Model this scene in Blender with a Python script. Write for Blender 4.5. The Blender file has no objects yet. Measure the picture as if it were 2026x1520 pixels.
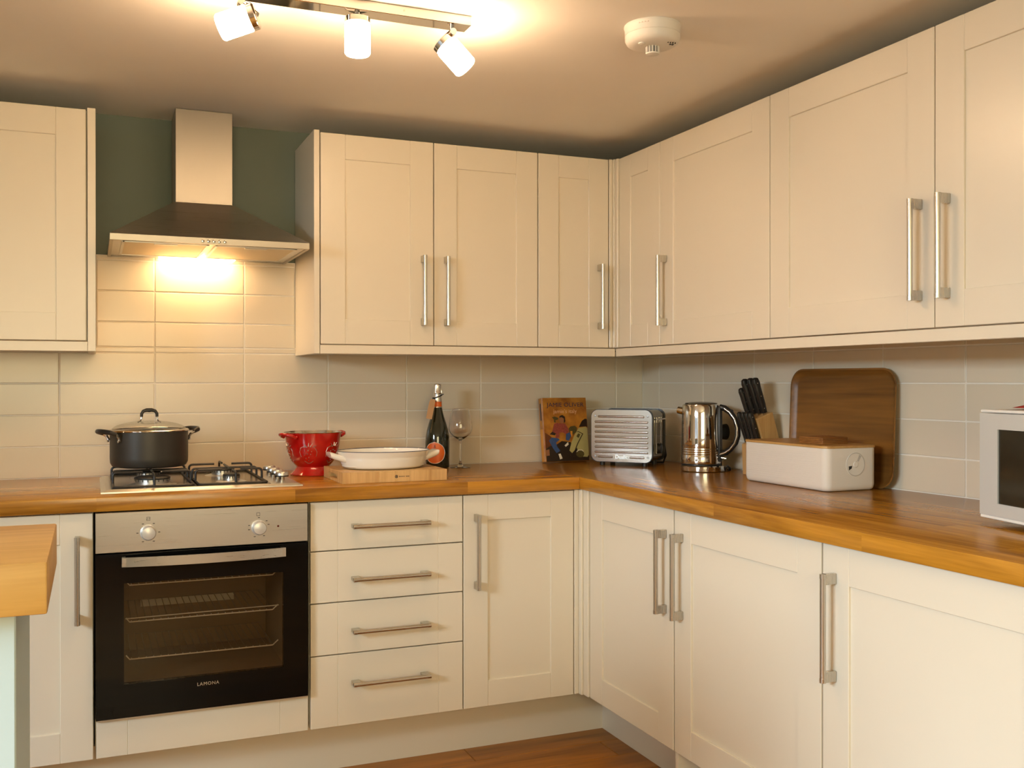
import bpy, bmesh, math, random
from mathutils import Vector, Matrix
random.seed(7)
sc = bpy.context.scene
C = sc.collection
PI = math.pi

# ------------------------------------------------------------------ camera
cd = bpy.data.cameras.new('camera')
cam = bpy.data.objects.new('camera', cd); C.objects.link(cam)
cd.sensor_fit = 'HORIZONTAL'; cd.sensor_width = 36.0
cd.lens = 1979.93 / 2026 * 36.0
cd.clip_start = 0.02
cam.location = (-2.1402, -3.6738, 1.2345)
cam.rotation_euler = (PI / 2 - 0.0029, 0.0006, -0.3976)
sc.camera = cam

# ------------------------------------------------------------------ world, daylight, exposure
sc.view_settings.view_transform = 'Standard'
sc.view_settings.look = 'None'
sc.view_settings.gamma = 1.0
sc.view_settings.use_curve_mapping = False
sc.view_settings.exposure = 1.0
sc.cycles.use_denoising = True
sc.cycles.max_bounces = 9
sc.cycles.diffuse_bounces = 4
sc.cycles.glossy_bounces = 3
sc.cycles.transmission_bounces = 8
sc.cycles.transparent_max_bounces = 10
sc.cycles.use_adaptive_sampling = True
sc.cycles.adaptive_threshold = 0.02
sc.cycles.sample_clamp_indirect = 6.0
sc.cycles.caustics_reflective = False
sc.cycles.caustics_refractive = False
wd = bpy.data.worlds.new('daylight'); sc.world = wd; wd.use_nodes = True
bg = wd.node_tree.nodes['Background']
bg.inputs[0].default_value = (0.75, 0.87, 1.0, 1); bg.inputs[1].default_value = 0.4


def area(name, loc, rot, sx, sy, power, col, spread=180):
    l = bpy.data.lights.new(name, 'AREA'); l.shape = 'RECTANGLE'; l.size = sx; l.size_y = sy
    l.energy = power; l.color = col; l.spread = math.radians(spread)
    o = bpy.data.objects.new(name, l); C.objects.link(o); o.location = loc; o.rotation_euler = rot
    return o


# daylight just outside the two windows of the room (rear wall, left wall)
area('window_daylight', (-2.35, -5.50, 1.50), (PI / 2 - math.radians(8), 0, 0), 1.75, 1.05, 21, (1.0, 0.84, 0.45), 150)
area('garden_door_daylight', (-5.75, -3.05, 2.75), (0, -PI / 2 + math.radians(28), 0), 2.3, 3.2, 640, (0.757, 0.905, 1.0))
SPOT_E = 47.0      # opal glass of the ceiling spots
HOOD_E = 24.0      # lamp lens of the cooker hood
WARM = (1.0, 0.655, 0.375)

# ------------------------------------------------------------------ materials
def srgb(r, g, b):
    f = lambda c: c / 12.92 if c <= 0.04045 else ((c + 0.055) / 1.055) ** 2.4
    return (f(r / 255), f(g / 255), f(b / 255), 1)


MATS = {}


def mat(name, col, rough=0.5, metal=0.0, noise=0.0, nscale=20, bump=0.0, spec=0.5, coat=0.0, emis=None, estr=0,
        trans=0.0, ior=1.5, alpha=1.0, rand=0.0, stretch=(1, 1, 1)):
    m = bpy.data.materials.new(name); m.use_nodes = True; MATS[name] = m
    nt = m.node_tree; b = nt.nodes['Principled BSDF']
    b.inputs['Base Color'].default_value = col
    b.inputs['Roughness'].default_value = rough
    b.inputs['Metallic'].default_value = metal
    b.inputs['Specular IOR Level'].default_value = spec
    b.inputs['Coat Weight'].default_value = coat
    b.inputs['Coat Roughness'].default_value = 0.05
    b.inputs['Transmission Weight'].default_value = trans
    b.inputs['IOR'].default_value = ior
    b.inputs['Alpha'].default_value = alpha
    if emis:
        b.inputs['Emission Color'].default_value = (*emis, 1); b.inputs['Emission Strength'].default_value = estr
    src = None
    if noise or bump or rand:
        tc = nt.nodes.new('ShaderNodeTexCoord'); mp = nt.nodes.new('ShaderNodeMapping')
        mp.inputs['Scale'].default_value = stretch
        nt.links.new(tc.outputs['Object'], mp.inputs['Vector'])
        nz = nt.nodes.new('ShaderNodeTexNoise'); nz.inputs['Scale'].default_value = nscale
        nz.inputs['Detail'].default_value = 5
        nt.links.new(mp.outputs[0], nz.inputs['Vector'])
        if noise or rand:
            mr = nt.nodes.new('ShaderNodeMapRange')
            mr.inputs['To Min'].default_value = 1 - noise; mr.inputs['To Max'].default_value = 1 + noise
            nt.links.new(nz.outputs['Fac'], mr.inputs['Value'])
            val = mr.outputs[0]
            if rand:
                oi = nt.nodes.new('ShaderNodeObjectInfo'); m2 = nt.nodes.new('ShaderNodeMapRange')
                m2.inputs['To Min'].default_value = 1 - rand; m2.inputs['To Max'].default_value = 1 + rand
                nt.links.new(oi.outputs['Random'], m2.inputs['Value'])
                mu = nt.nodes.new('ShaderNodeMath'); mu.operation = 'MULTIPLY'
                nt.links.new(val, mu.inputs[0]); nt.links.new(m2.outputs[0], mu.inputs[1]); val = mu.outputs[0]
            vm = nt.nodes.new('ShaderNodeVectorMath'); vm.operation = 'SCALE'
            vm.inputs[0].default_value = col[:3]
            nt.links.new(val, vm.inputs['Scale']); nt.links.new(vm.outputs[0], b.inputs['Base Color'])
        if bump:
            bp = nt.nodes.new('ShaderNodeBump'); bp.inputs['Strength'].default_value = bump
            bp.inputs['Distance'].default_value = 0.002
            nt.links.new(nz.outputs['Fac'], bp.inputs['Height']); nt.links.new(bp.outputs[0], b.inputs['Normal'])
    return m


def wood(name, dark, light, axis='X', stave=0.045, length=0.42, grain=1.0, rough=0.3, coat=0.0, var=0.35, rand=0.0,
         knots=0.0):
    """oak-like wood: staves (brick cells), long grain noise along the axis, pores"""
    m = bpy.data.materials.new(name); m.use_nodes = True; MATS[name] = m
    nt = m.node_tree; N = nt.nodes.new; L = nt.links.new; b = nt.nodes['Principled BSDF']
    tc = N('ShaderNodeTexCoord'); oi = N('ShaderNodeObjectInfo')
    rot = N('ShaderNodeMapping')
    if axis == 'Y':
        rot.inputs['Rotation'].default_value = (0, 0, PI / 2)
    elif axis == 'Z':
        rot.inputs['Rotation'].default_value = (0, PI / 2, 0)
    L(tc.outputs['Object'], rot.inputs['Vector'])
    ofs = N('ShaderNodeVectorMath'); ofs.operation = 'MULTIPLY_ADD'
    cmb = N('ShaderNodeCombineXYZ')
    for k in range(3): L(oi.outputs['Random'], cmb.inputs[k])
    L(cmb.outputs[0], ofs.inputs[0]); ofs.inputs[1].default_value = (9.1 if rand else 0, 5.7 if rand else 0, 3.3 if rand else 0)
    sft = N('ShaderNodeVectorMath'); sft.operation = 'ADD'; sft.inputs[1].default_value = (0.37 * length, 0.41 * stave, 0.0)
    L(rot.outputs[0], sft.inputs[0]); L(sft.outputs[0], ofs.inputs[2])
    st = N('ShaderNodeTexBrick'); st.inputs['Scale'].default_value = 1.0
    st.inputs['Mortar Size'].default_value = 0.0
    st.inputs['Brick Width'].default_value = length; st.inputs['Row Height'].default_value = stave
    st.inputs['Color1'].default_value = (0, 0, 0, 1); st.inputs['Color2'].default_value = (1, 1, 1, 1)
    st.inputs['Bias'].default_value = 0.0
    L(ofs.outputs[0], st.inputs['Vector'])
    # shift the grain per stave
    sh = N('ShaderNodeVectorMath'); sh.operation = 'MULTIPLY_ADD'
    L(st.outputs['Color'], sh.inputs[0]); sh.inputs[1].default_value = (3.0, 2.0, 7.0); L(ofs.outputs[0], sh.inputs[2])
    mp = N('ShaderNodeMapping'); mp.inputs['Scale'].default_value = (2.2 * grain, 26 * grain, 26 * grain)
    L(sh.outputs[0], mp.inputs['Vector'])
    n1 = N('ShaderNodeTexNoise'); n1.inputs['Scale'].default_value = 1.0; n1.inputs['Detail'].default_value = 6
    n1.inputs['Distortion'].default_value = 0.9
    L(mp.outputs[0], n1.inputs['Vector'])
    mp2 = N('ShaderNodeMapping'); mp2.inputs['Scale'].default_value = (9 * grain, 190 * grain, 190 * grain)
    L(sh.outputs[0], mp2.inputs['Vector'])
    n2 = N('ShaderNodeTexNoise'); n2.inputs['Scale'].default_value = 1.0; n2.inputs['Detail'].default_value = 3
    L(mp2.outputs[0], n2.inputs['Vector'])
    a1 = N('ShaderNodeMath'); a1.operation = 'MULTIPLY_ADD'
    L(n1.outputs['Fac'], a1.inputs[0]); a1.inputs[1].default_value = 1.5; a1.inputs[2].default_value = -0.35
    a2 = N('ShaderNodeMath'); a2.operation = 'MULTIPLY_ADD'
    L(n2.outputs['Fac'], a2.inputs[0]); a2.inputs[1].default_value = 0.5; L(a1.outputs[0], a2.inputs[2])
    a3 = N('ShaderNodeMath'); a3.operation = 'MULTIPLY_ADD'
    L(st.outputs['Color'], a3.inputs[0]); a3.inputs[1].default_value = var; L(a2.outputs[0], a3.inputs[2])
    sub = N('ShaderNodeMath'); sub.operation = 'SUBTRACT'; L(a3.outputs[0], sub.inputs[0]); sub.inputs[1].default_value = 0.25 + var / 2
    fac = sub.outputs[0]
    if rand:
        rr = N('ShaderNodeMath'); rr.operation = 'MULTIPLY_ADD'
        L(oi.outputs['Random'], rr.inputs[0]); rr.inputs[1].default_value = rand; L(fac, rr.inputs[2]); fac = rr.outputs[0]
    if knots:
        vo = N('ShaderNodeTexVoronoi'); vo.inputs['Scale'].default_value = 2.3
        kmp = N('ShaderNodeMapping'); kmp.inputs['Scale'].default_value = (0.6, 1.6, 1.0)
        L(ofs.outputs[0], kmp.inputs['Vector']); L(kmp.outputs[0], vo.inputs['Vector'])
        km = N('ShaderNodeMapRange'); km.inputs['From Min'].default_value = 0.02; km.inputs['From Max'].default_value = 0.10
        km.inputs['To Min'].default_value = -knots; km.inputs['To Max'].default_value = 0
        L(vo.outputs['Distance'], km.inputs['Value'])
        ka = N('ShaderNodeMath'); ka.operation = 'ADD'; L(fac, ka.inputs[0]); L(km.outputs[0], ka.inputs[1]); fac = ka.outputs[0]
    cr = N('ShaderNodeValToRGB'); cr.color_ramp.elements[0].color = dark; cr.color_ramp.elements[1].color = light
    L(fac, cr.inputs['Fac']); L(cr.outputs[0], b.inputs['Base Color'])
    b.inputs['Roughness'].default_value = rough; b.inputs['Coat Weight'].default_value = coat
    b.inputs['Coat Roughness'].default_value = 0.12
    bp = N('ShaderNodeBump'); bp.inputs['Strength'].default_value = 0.06; bp.inputs['Distance'].default_value = 0.001
    L(n2.outputs['Fac'], bp.inputs['Height']); L(bp.outputs[0], b.inputs['Normal'])
    return m


def brushed(name, col, rough, axis='X', var=0.03):
    """brushed steel: roughness and tone streaks along the brushing direction"""
    m = bpy.data.materials.new(name); m.use_nodes = True; MATS[name] = m
    nt = m.node_tree; N = nt.nodes.new; L = nt.links.new; b = nt.nodes['Principled BSDF']
    b.inputs['Metallic'].default_value = 1.0
    tc = N('ShaderNodeTexCoord'); mp = N('ShaderNodeMapping')
    s = {'X': (3, 400, 400), 'Y': (400, 3, 400), 'Z': (400, 400, 3)}[axis]
    mp.inputs['Scale'].default_value = s
    L(tc.outputs['Object'], mp.inputs['Vector'])
    n = N('ShaderNodeTexNoise'); n.inputs['Scale'].default_value = 1.0; n.inputs['Detail'].default_value = 2
    L(mp.outputs[0], n.inputs['Vector'])
    r = N('ShaderNodeMapRange'); r.inputs['To Min'].default_value = rough - 0.07; r.inputs['To Max'].default_value = rough + 0.07
    L(n.outputs['Fac'], r.inputs['Value']); L(r.outputs[0], b.inputs['Roughness'])
    v = N('ShaderNodeMapRange'); v.inputs['To Min'].default_value = 1 - var; v.inputs['To Max'].default_value = 1 + var
    L(n.outputs['Fac'], v.inputs['Value'])
    vm = N('ShaderNodeVectorMath'); vm.operation = 'SCALE'; vm.inputs[0].default_value = col[:3]
    L(v.outputs[0], vm.inputs['Scale']); L(vm.outputs[0], b.inputs['Base Color'])
    b.inputs['Anisotropic'].default_value = 0.5
    return m


CREAM = mat('cream_satin_paint', (0.745, 0.68, 0.555, 1), 0.30, noise=0.012, nscale=3, spec=0.45)
TEAL = mat('teal_wall_paint', (0.14, 0.17, 0.135, 1), 0.75, noise=0.03, nscale=8, bump=0.05)
WHITEWALL = mat('white_wall_paint', (0.80, 0.77, 0.70, 1), 0.8, noise=0.03, nscale=8)
CEIL = mat('ceiling_paint', (0.90, 0.875, 0.83, 1), 0.85, noise=0.02, nscale=5, bump=0.04)
TILE = mat('glazed_beige_tile', (0.70, 0.625, 0.49, 1), 0.22, noise=0.02, nscale=6, rand=0.025, bump=0.02)
GROUT = mat('pale_grout', (0.80, 0.76, 0.67, 1), 0.8, noise=0.04, nscale=60)
OAK_X = wood('oak_worktop_x', (0.235, 0.088, 0.006, 1), (0.70, 0.325, 0.034, 1), 'X', 0.042, 0.55, 1.0, 0.24, 0.10)
OAK_Y = wood('oak_worktop_y', (0.235, 0.088, 0.006, 1), (0.70, 0.325, 0.034, 1), 'Y', 0.042, 0.55, 1.0, 0.24, 0.10)
ISLOAK = wood('pale_oak_block', (0.52, 0.285, 0.07, 1), (0.80, 0.52, 0.17, 1), 'X', 0.2, 2.0, 0.8, 0.4, 0.0, 0.1)
FLOOR = wood('rustic_oak_floor', (0.15, 0.048, 0.004, 1), (0.50, 0.20, 0.025, 1), 'X', 9.0, 9.0, 0.6, 0.42, 0.0, 0.0, rand=0.22, knots=1.0)
BLOCKW = wood('beech_board', (0.45, 0.25, 0.08, 1), (0.74, 0.50, 0.22, 1), 'Z', 0.2, 2.0, 1.2, 0.45, 0.0, 0.1, rand=0.25)
BEECH = wood('beech_knife_block', (0.42, 0.23, 0.075, 1), (0.66, 0.42, 0.17, 1), 'Z', 0.2, 2.0, 1.4, 0.45, 0.0, 0.1)
BAMBOO = wood('bamboo_lid', (0.42, 0.22, 0.065, 1), (0.62, 0.38, 0.13, 1), 'X', 0.02, 0.4, 1.2, 0.45, 0.0, 0.15)
WALNUT = wood('walnut_tray', (0.075, 0.027, 0.004, 1), (0.33, 0.145, 0.026, 1), 'X', 0.9, 3.0, 0.45, 0.38, 0.0, 0.0)
CORK = wood('dark_coaster_wood', (0.14, 0.05, 0.010, 1), (0.36, 0.155, 0.035, 1), 'X', 0.9, 3.0, 1.0, 0.5, 0.0, 0.0, rand=0.2)
STEEL_X = brushed('brushed_steel_x', (0.62, 0.58, 0.52, 1), 0.30, 'X')
STEEL_Z = brushed('brushed_steel_z', (0.34, 0.31, 0.265, 1), 0.46, 'Z')
HANDLE = brushed('brushed_nickel', (0.58, 0.54, 0.47, 1), 0.28, 'Z')
HANDLE_X = brushed('brushed_nickel_x', (0.58, 0.54, 0.47, 1), 0.28, 'X')
CHROME = mat('polished_chrome', (0.72, 0.70, 0.67, 1), 0.06, 1.0)
POLISHED = mat('polished_steel', (0.56, 0.52, 0.46, 1), 0.17, 1.0)
SATIN = mat('satin_aluminium', (0.66, 0.64, 0.60, 1), 0.35, 1.0)
RACK = mat('lit_oven_wire', (0.85, 0.80, 0.70, 1), 0.35, 0.6)  # front rails, colour brightened as if catching the window light
WIRE = mat('shaded_oven_wire', (0.16, 0.13, 0.09, 1), 0.5, 0.5)  # cross wires of the same shelves, oven's inner shade put into the colour
HOODSTEEL = brushed('hood_rim_steel', (0.42, 0.38, 0.32, 1), 0.34, 'X')
KNOB = mat('silver_knob', (0.62, 0.60, 0.56, 1), 0.32, 0.35)
DARKSTEEL = mat('dark_hob_steel', (0.42, 0.39, 0.34, 1), 0.22, 1.0)
FILTER = mat('filter_mesh', (0.62, 0.52, 0.36, 1), 0.45, 0.8, noise=0.12, nscale=900)
BLACKIRON = mat('black_enamel_wire', (0.012, 0.011, 0.010, 1), 0.45)
BLACKPL = mat('black_plastic', (0.014, 0.013, 0.012, 1), 0.38)
BLACKGLASS = mat('black_oven_glass', (0.003, 0.003, 0.003, 1), 0.05, spec=0.22)
CAVITY = mat('oven_cavity_enamel', (0.20, 0.135, 0.07, 1), 0.40, noise=0.1, nscale=6)
ANOD = mat('hard_anodised_grey', (0.045, 0.040, 0.033, 1), 0.42, 0.35, noise=0.03, nscale=200)
RED = mat('red_enamel', (0.44, 0.006, 0.004, 1), 0.12, coat=0.35)
REDCLOTH = mat('red_cloth', (0.45, 0.03, 0.015, 1), 0.8, noise=0.1, nscale=80, bump=0.2)
WHITECER = mat('white_ceramic', (0.80, 0.77, 0.70, 1), 0.14, coat=0.4)
NAVY = mat('navy_rim', (0.02, 0.03, 0.08, 1), 0.25)
WHITEPL = mat('white_plastic', (0.80, 0.78, 0.73, 1), 0.38)
MELAMINE = mat('matt_white_melamine', (0.76, 0.72, 0.66, 1), 0.42)
SILVERWHITE = mat('silver_white_panel', (0.60, 0.62, 0.61, 1), 0.32, 0.25)
SLATE = mat('dark_print', (0.02, 0.02, 0.02, 1), 0.5)
GREYPRINT = mat('grey_print', (0.30, 0.30, 0.30, 1), 0.5)
BOTTLE = mat('dark_bottle_glass', (0.010, 0.013, 0.006, 1), 0.05, coat=0.5)
ORANGE = mat('orange_label', (0.62, 0.12, 0.012, 1), 0.4)
FOIL = mat('silver_foil', (0.75, 0.72, 0.68, 1), 0.25, 1.0, noise=0.15, nscale=150, bump=0.5)
KRAFT = mat('kraft_card', (0.42, 0.24, 0.11, 1), 0.8, noise=0.06, nscale=120)
PAPER = mat('paper_pages', (0.72, 0.66, 0.52, 1), 0.8)
BLUEPAINT = mat('pale_blue_paint', (0.50, 0.66, 0.73, 1), 0.5, noise=0.02, nscale=10)
LED_RED = mat('dark_red_lens', (0.12, 0.01, 0.005, 1), 0.2)
OPAL = mat('lit_opal_glass', (0.9, 0.85, 0.75, 1), 0.3, emis=WARM, estr=SPOT_E)
HOODLENS = mat('lit_hood_lens', (0.9, 0.85, 0.75, 1), 0.3, emis=(1.0, 0.60, 0.28), estr=HOOD_E)


def clearglass(name, tint=(1, 1, 1, 1), refl=0.05, rough=0.0, edge=0.55, power=3.5):
    """thin sheet glass: lets light through straight, mirrors a little (more at grazing angles)"""
    m = bpy.data.materials.new(name); m.use_nodes = True
    nt = m.node_tree; nt.nodes.clear(); N = nt.nodes.new; L = nt.links.new
    out = N('ShaderNodeOutputMaterial'); mx = N('ShaderNodeMixShader'); t = N('ShaderNodeBsdfTransparent'); g = N('ShaderNodeBsdfGlossy')
    t.inputs['Color'].default_value = tint; g.inputs['Roughness'].default_value = rough
    lw = N('ShaderNodeLayerWeight'); lw.inputs['Blend'].default_value = 0.5
    pw_ = N('ShaderNodeMath'); pw_.operation = 'POWER'; pw_.inputs[1].default_value = power; L(lw.outputs['Facing'], pw_.inputs[0])
    f = N('ShaderNodeMath'); f.operation = 'MULTIPLY_ADD'; f.inputs[1].default_value = edge; f.inputs[2].default_value = refl
    L(pw_.outputs[0], f.inputs[0])
    L(f.outputs[0], mx.inputs[0]); L(t.outputs[0], mx.inputs[1]); L(g.outputs[0], mx.inputs[2]); L(mx.outputs[0], out.inputs[0])
    return m


PANE = clearglass('window_pane_glass')
LIDGLASS = clearglass('lid_glass', (0.95, 0.95, 0.92, 1), 0.06)
WINEGLASS = mat('wine_glass', (1, 1, 1, 1), 0.0, trans=1.0, ior=1.45)
OVENGLASS = clearglass('oven_window_glass', (0.80, 0.76, 0.70, 1), 0.03, 0.01)
MWGLASS = mat('dark_microwave_glass', (0.016, 0.015, 0.010, 1), 0.12)

# ------------------------------------------------------------------ mesh helpers
def box(bm, x0, x1, y0, y1, z0, z1, bev=0.0, seg=1):
    if x0 > x1: x0, x1 = x1, x0
    if y0 > y1: y0, y1 = y1, y0
    if z0 > z1: z0, z1 = z1, z0
    v = [bm.verts.new(p) for p in ((x0, y0, z0), (x1, y0, z0), (x1, y1, z0), (x0, y1, z0), (x0, y0, z1), (x1, y0, z1), (x1, y1, z1), (x0, y1, z1))]
    fs = [bm.faces.new([v[i] for i in q]) for q in ((3, 2, 1, 0), (4, 5, 6, 7), (0, 1, 5, 4), (1, 2, 6, 5), (2, 3, 7, 6), (3, 0, 4, 7))]
    if bev:
        es = list({e for f in fs for e in f.edges})
        bmesh.ops.bevel(bm, geom=es, offset=bev, segments=seg, profile=0.5, affect='EDGES')
    return bm


def lathe(bm, prof, seg=32, cx=0, cy=0, ax='z', sx=1.0, sy=1.0):
    """revolve (r, z) points; r = 0 closes"""
    rings = []
    for r, z in prof:
        if r <= 1e-6:
            rings.append([bm.verts.new((cx, cy, z))])
        else:
            rings.append([bm.verts.new((cx + sx * r * math.cos(2 * PI * k / seg), cy + sy * r * math.sin(2 * PI * k / seg), z)) for k in range(seg)])
    for a, b in zip(rings, rings[1:]):
        for k in range(seg):
            k2 = (k + 1) % seg
            if len(a) == 1 and len(b) == 1: continue
            if len(a) == 1: q = [a[0], b[k2], b[k]]
            elif len(b) == 1: q = [a[k], a[k2], b[0]]
            else: q = [a[k], a[k2], b[k2], b[k]]
            try: bm.faces.new(q)
            except ValueError: pass
    return bm


def tube(bm, pts, r, seg=8, closed=False, flat=1.0):
    pts = [Vector(p) for p in pts]; n = len(pts)
    rr = r if isinstance(r, (list, tuple)) else [r] * n
    rings = []; up = None
    for i, p in enumerate(pts):
        if closed: t = (pts[(i + 1) % n] - pts[i - 1]).normalized()
        else: t = (pts[min(i + 1, n - 1)] - pts[max(i - 1, 0)]).normalized()
        if up is None:
            up = Vector((0, 0, 1)) if abs(t.z) < 0.9 else Vector((1, 0, 0))
        up = (up - t * up.dot(t))
        if up.length < 1e-6: up = Vector((1, 0, 0)) - t * t.x
        up.normalize(); s = t.cross(up)
        rings.append([bm.verts.new(p + rr[i] * (math.cos(2 * PI * k / seg) * up * flat + math.sin(2 * PI * k / seg) * s)) for k in range(seg)])
    m = n if closed else n - 1
    for i in range(m):
        a, b = rings[i], rings[(i + 1) % n]
        for k in range(seg):
            bm.faces.new([a[k], b[k], b[(k + 1) % seg], a[(k + 1) % seg]])
    if not closed:
        bm.faces.new(rings[0]); bm.faces.new(list(reversed(rings[-1])))
    return bm


def prism(bm, poly, f0, f1):
    """poly 2D points; f0/f1 map (a, b) to 3D for the two caps"""
    a = [bm.verts.new(f0(*p)) for p in poly]; b = [bm.verts.new(f1(*p)) for p in poly]
    n = len(poly)
    bm.faces.new(a); bm.faces.new(list(reversed(b)))
    for k in range(n):
        bm.faces.new([a[k], b[k], b[(k + 1) % n], a[(k + 1) % n]])
    return bm


def rrect(x0, x1, y0, y1, r, n=6):
    pts = []
    for cx, cy, a0 in ((x1 - r, y1 - r, 0), (x0 + r, y1 - r, PI / 2), (x0 + r, y0 + r, PI), (x1 - r, y0 + r, 1.5 * PI)):
        for k in range(n + 1):
            a = a0 + k * PI / 2 / n
            pts.append((cx + r * math.cos(a), cy + r * math.sin(a)))
    return pts


def arc(cx, cy, r, a0, a1, n):
    return [(cx + r * math.cos(a0 + (a1 - a0) * k / n), cy + r * math.sin(a0 + (a1 - a0) * k / n)) for k in range(n + 1)]


def bend(p, q, s, r=0.012, n=4):
    """corner p-q-s rounded with radius r"""
    p, q, s = Vector(p), Vector(q), Vector(s)
    a = q + (p - q).normalized() * r; b = q + (s - q).normalized() * r
    return [((1 - t) ** 2) * a + 2 * t * (1 - t) * q + t * t * b for t in [k / n for k in range(n + 1)]]


def obj(name, bm, m, parent=None, loc=None, ang=35, smooth=True):
    bmesh.ops.recalc_face_normals(bm, faces=bm.faces[:])
    me = bpy.data.meshes.new(name); bm.to_mesh(me); bm.free()
    if smooth:
        me.polygons.foreach_set('use_smooth', [True] * len(me.polygons))
        me.set_sharp_from_angle(angle=math.radians(ang))
    me.materials.append(m)
    o = bpy.data.objects.new(name, me); C.objects.link(o)
    if parent: o.parent = parent
    if loc: o.location = loc
    return o


def nb(): return bmesh.new()


def tag(o, label, cat, group=None):
    o['label'] = label; o['category'] = cat
    if group: o['group'] = group
    return o


def thing(name, label, cat, loc=(0, 0, 0), rotz=0, group=None):
    o = bpy.data.objects.new(name, None); o.empty_display_size = 0.05; C.objects.link(o)
    o.location = loc; o.rotation_euler = (0, 0, rotz)
    return tag(o, label, cat, group)


def struct(o):
    o['kind'] = 'structure'; return o


def sroot(name, loc=(0, 0, 0), rotz=0):
    o = bpy.data.objects.new(name, None); C.objects.link(o); o.location = loc; o.rotation_euler = (0, 0, rotz)
    return struct(o)


def text(name, body, size, m, parent, loc, rot=(PI / 2, 0, 0), ext=0.0004, align='CENTER', sx=1.0, bold=0.0, space=1.0):
    cu = bpy.data.curves.new('lettering', 'FONT'); cu.body = body; cu.size = size; cu.extrude = ext
    cu.align_x = align; cu.align_y = 'CENTER'; cu.offset = bold; cu.space_character = space; cu.resolution_u = 3
    t = bpy.data.objects.new('lettering', cu); C.objects.link(t)
    bpy.context.view_layer.update()
    me = bpy.data.meshes.new_from_object(t.evaluated_get(bpy.context.evaluated_depsgraph_get()))
    bpy.data.objects.remove(t); bpy.data.curves.remove(cu)
    me.materials.clear(); me.materials.append(m); me.name = name
    o = bpy.data.objects.new(name, me); C.objects.link(o); o.parent = parent; o.location = loc; o.rotation_euler = rot
    o.scale = (sx, 1, 1)
    return o


# ------------------------------------------------------------------ the room
ZC = 2.145                       # ceiling
ZW = 0.911                       # worktop top
SPL = math.radians(3.009)        # the right wall is not square to the back wall
def wallx(y): return -y * math.tan(SPL)


XL, YR = -4.3, -5.4
bm = nb(); box(bm, XL - 0.1, 0.6, YR - 0.1, 0.1, -0.1, -0.012)
floor = struct(obj('floor', bm, mat('sub_floor', (0.05, 0.03, 0.015, 1), 0.8)))
bm = nb(); box(bm, XL - 0.1, 0.6, YR - 0.1, 0.1, ZC, ZC + 0.1)
struct(obj('ceiling', bm, CEIL))
bm = nb(); box(bm, XL - 0.1, 0.1, 0.010, 0.11, 0, ZC)
wall_back = struct(obj('wall_back', bm, TEAL))
bm = nb(); box(bm, -0.02, 5.7, 0.010, 0.11, 0, ZC)            # local x runs along the wall, front faces local -y
wall_right = struct(obj('wall_right', bm, TEAL)); wall_right.rotation_euler = (0, 0, -PI / 2 + SPL)
# left wall with wide glazed door opening, rear wall with window opening
bm = nb()
for y0, y1, z0, z1 in ((YR, -4.00, 0, ZC), (-2.10, 0.01, 0, ZC), (-4.00, -2.10, 2.08, ZC)):
    box(bm, XL - 0.1, XL, y0, y1, z0, z1)
struct(obj('wall_left', bm, WHITEWALL))
bm = nb()
for x0, x1, z0, z1 in ((XL, -3.25, 0, ZC), (-1.45, 0.6, 0, ZC), (-3.25, -1.45, 0, 0.95), (-3.25, -1.45, 2.05, ZC)):
    box(bm, x0, x1, YR - 0.1, YR, z0, z1)
struct(obj('wall_rear', bm, WHITEWALL))
w1 = sroot('window_1', (-2.35, YR - 0.06, 1.5))
bm = nb()
for a in (-0.88, 0.0, 0.88): box(bm, a - 0.03, a + 0.03, -0.02, 0.03, -0.55, 0.55, 0.004)
for a in (-0.53, 0.53): box(bm, -0.9, 0.9, -0.02, 0.03, a - 0.025, a + 0.025, 0.004)
obj('window_frame', bm, WHITEPL, w1)
for k in (-0.44, 0.44):
    bm = nb(); box(bm, k - 0.41, k + 0.41, 0.0, 0.006, -0.505, 0.505); obj('pane', bm, PANE, w1, smooth=False)
d1 = sroot('door_1', (XL - 0.06, -3.05, 0))
bm = nb()
for a in (-0.90, 0.0, 0.90): box(bm, -0.03, 0.02, a - 0.05, a + 0.05, 0, 2.08, 0.004)
for a in (0.06, 2.03): box(bm, -0.03, 0.02, -0.95, 0.95, a - 0.06, a + 0.05, 0.004)
obj('door_frame', bm, WHITEPL, d1)
for k in (-0.45, 0.45):
    bm = nb(); box(bm, -0.006, 0.0, k - 0.40, k + 0.40, 0.11, 1.98); obj('pane', bm, PANE, d1, smooth=False)

# floor planks, running along the back run
PL = 0.135
row = 0; y = -0.50
plank_meshes = {}
while y > YR:
    y0 = max(y - PL, YR); x = XL + 0.0 - random.random() * 0.9
    while x < 0.5:
        ln = random.choice((0.9, 1.2, 1.5)); xa, xb = max(x, XL), min(x + ln, 0.5); x += ln
        if xb - xa < 0.05: continue
        bm = nb(); box(bm, xa + 0.001, xb - 0.001, y0 + 0.001, y - 0.001, -0.012, 0.0, 0.0015)
        obj('floor_plank', bm, FLOOR, floor, smooth=False)
    y -= PL; row += 1

# wall tiles: each tile its own piece, on a grout bed
RH = 0.1055; G = 0.0022
def tiles(parent, xs, zs, ymat_front, skip=None):
    for i in range(len(xs) - 1):
        for k in range(len(zs) - 1):
            x0, x1, z0, z1 = xs[i], xs[i + 1], zs[k], zs[k + 1]
            if skip and skip(x0, x1, z0, z1): continue
            if x1 - x0 < 0.008 or z1 - z0 < 0.006: continue
            bm = nb(); box(bm, x0 + G, x1 - G, 0.0, 0.0085, z0 + G, z1 - G, min(0.0016, (z1 - z0) / 6), 2)
            obj('tile', bm, TILE, parent, smooth=False)


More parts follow.
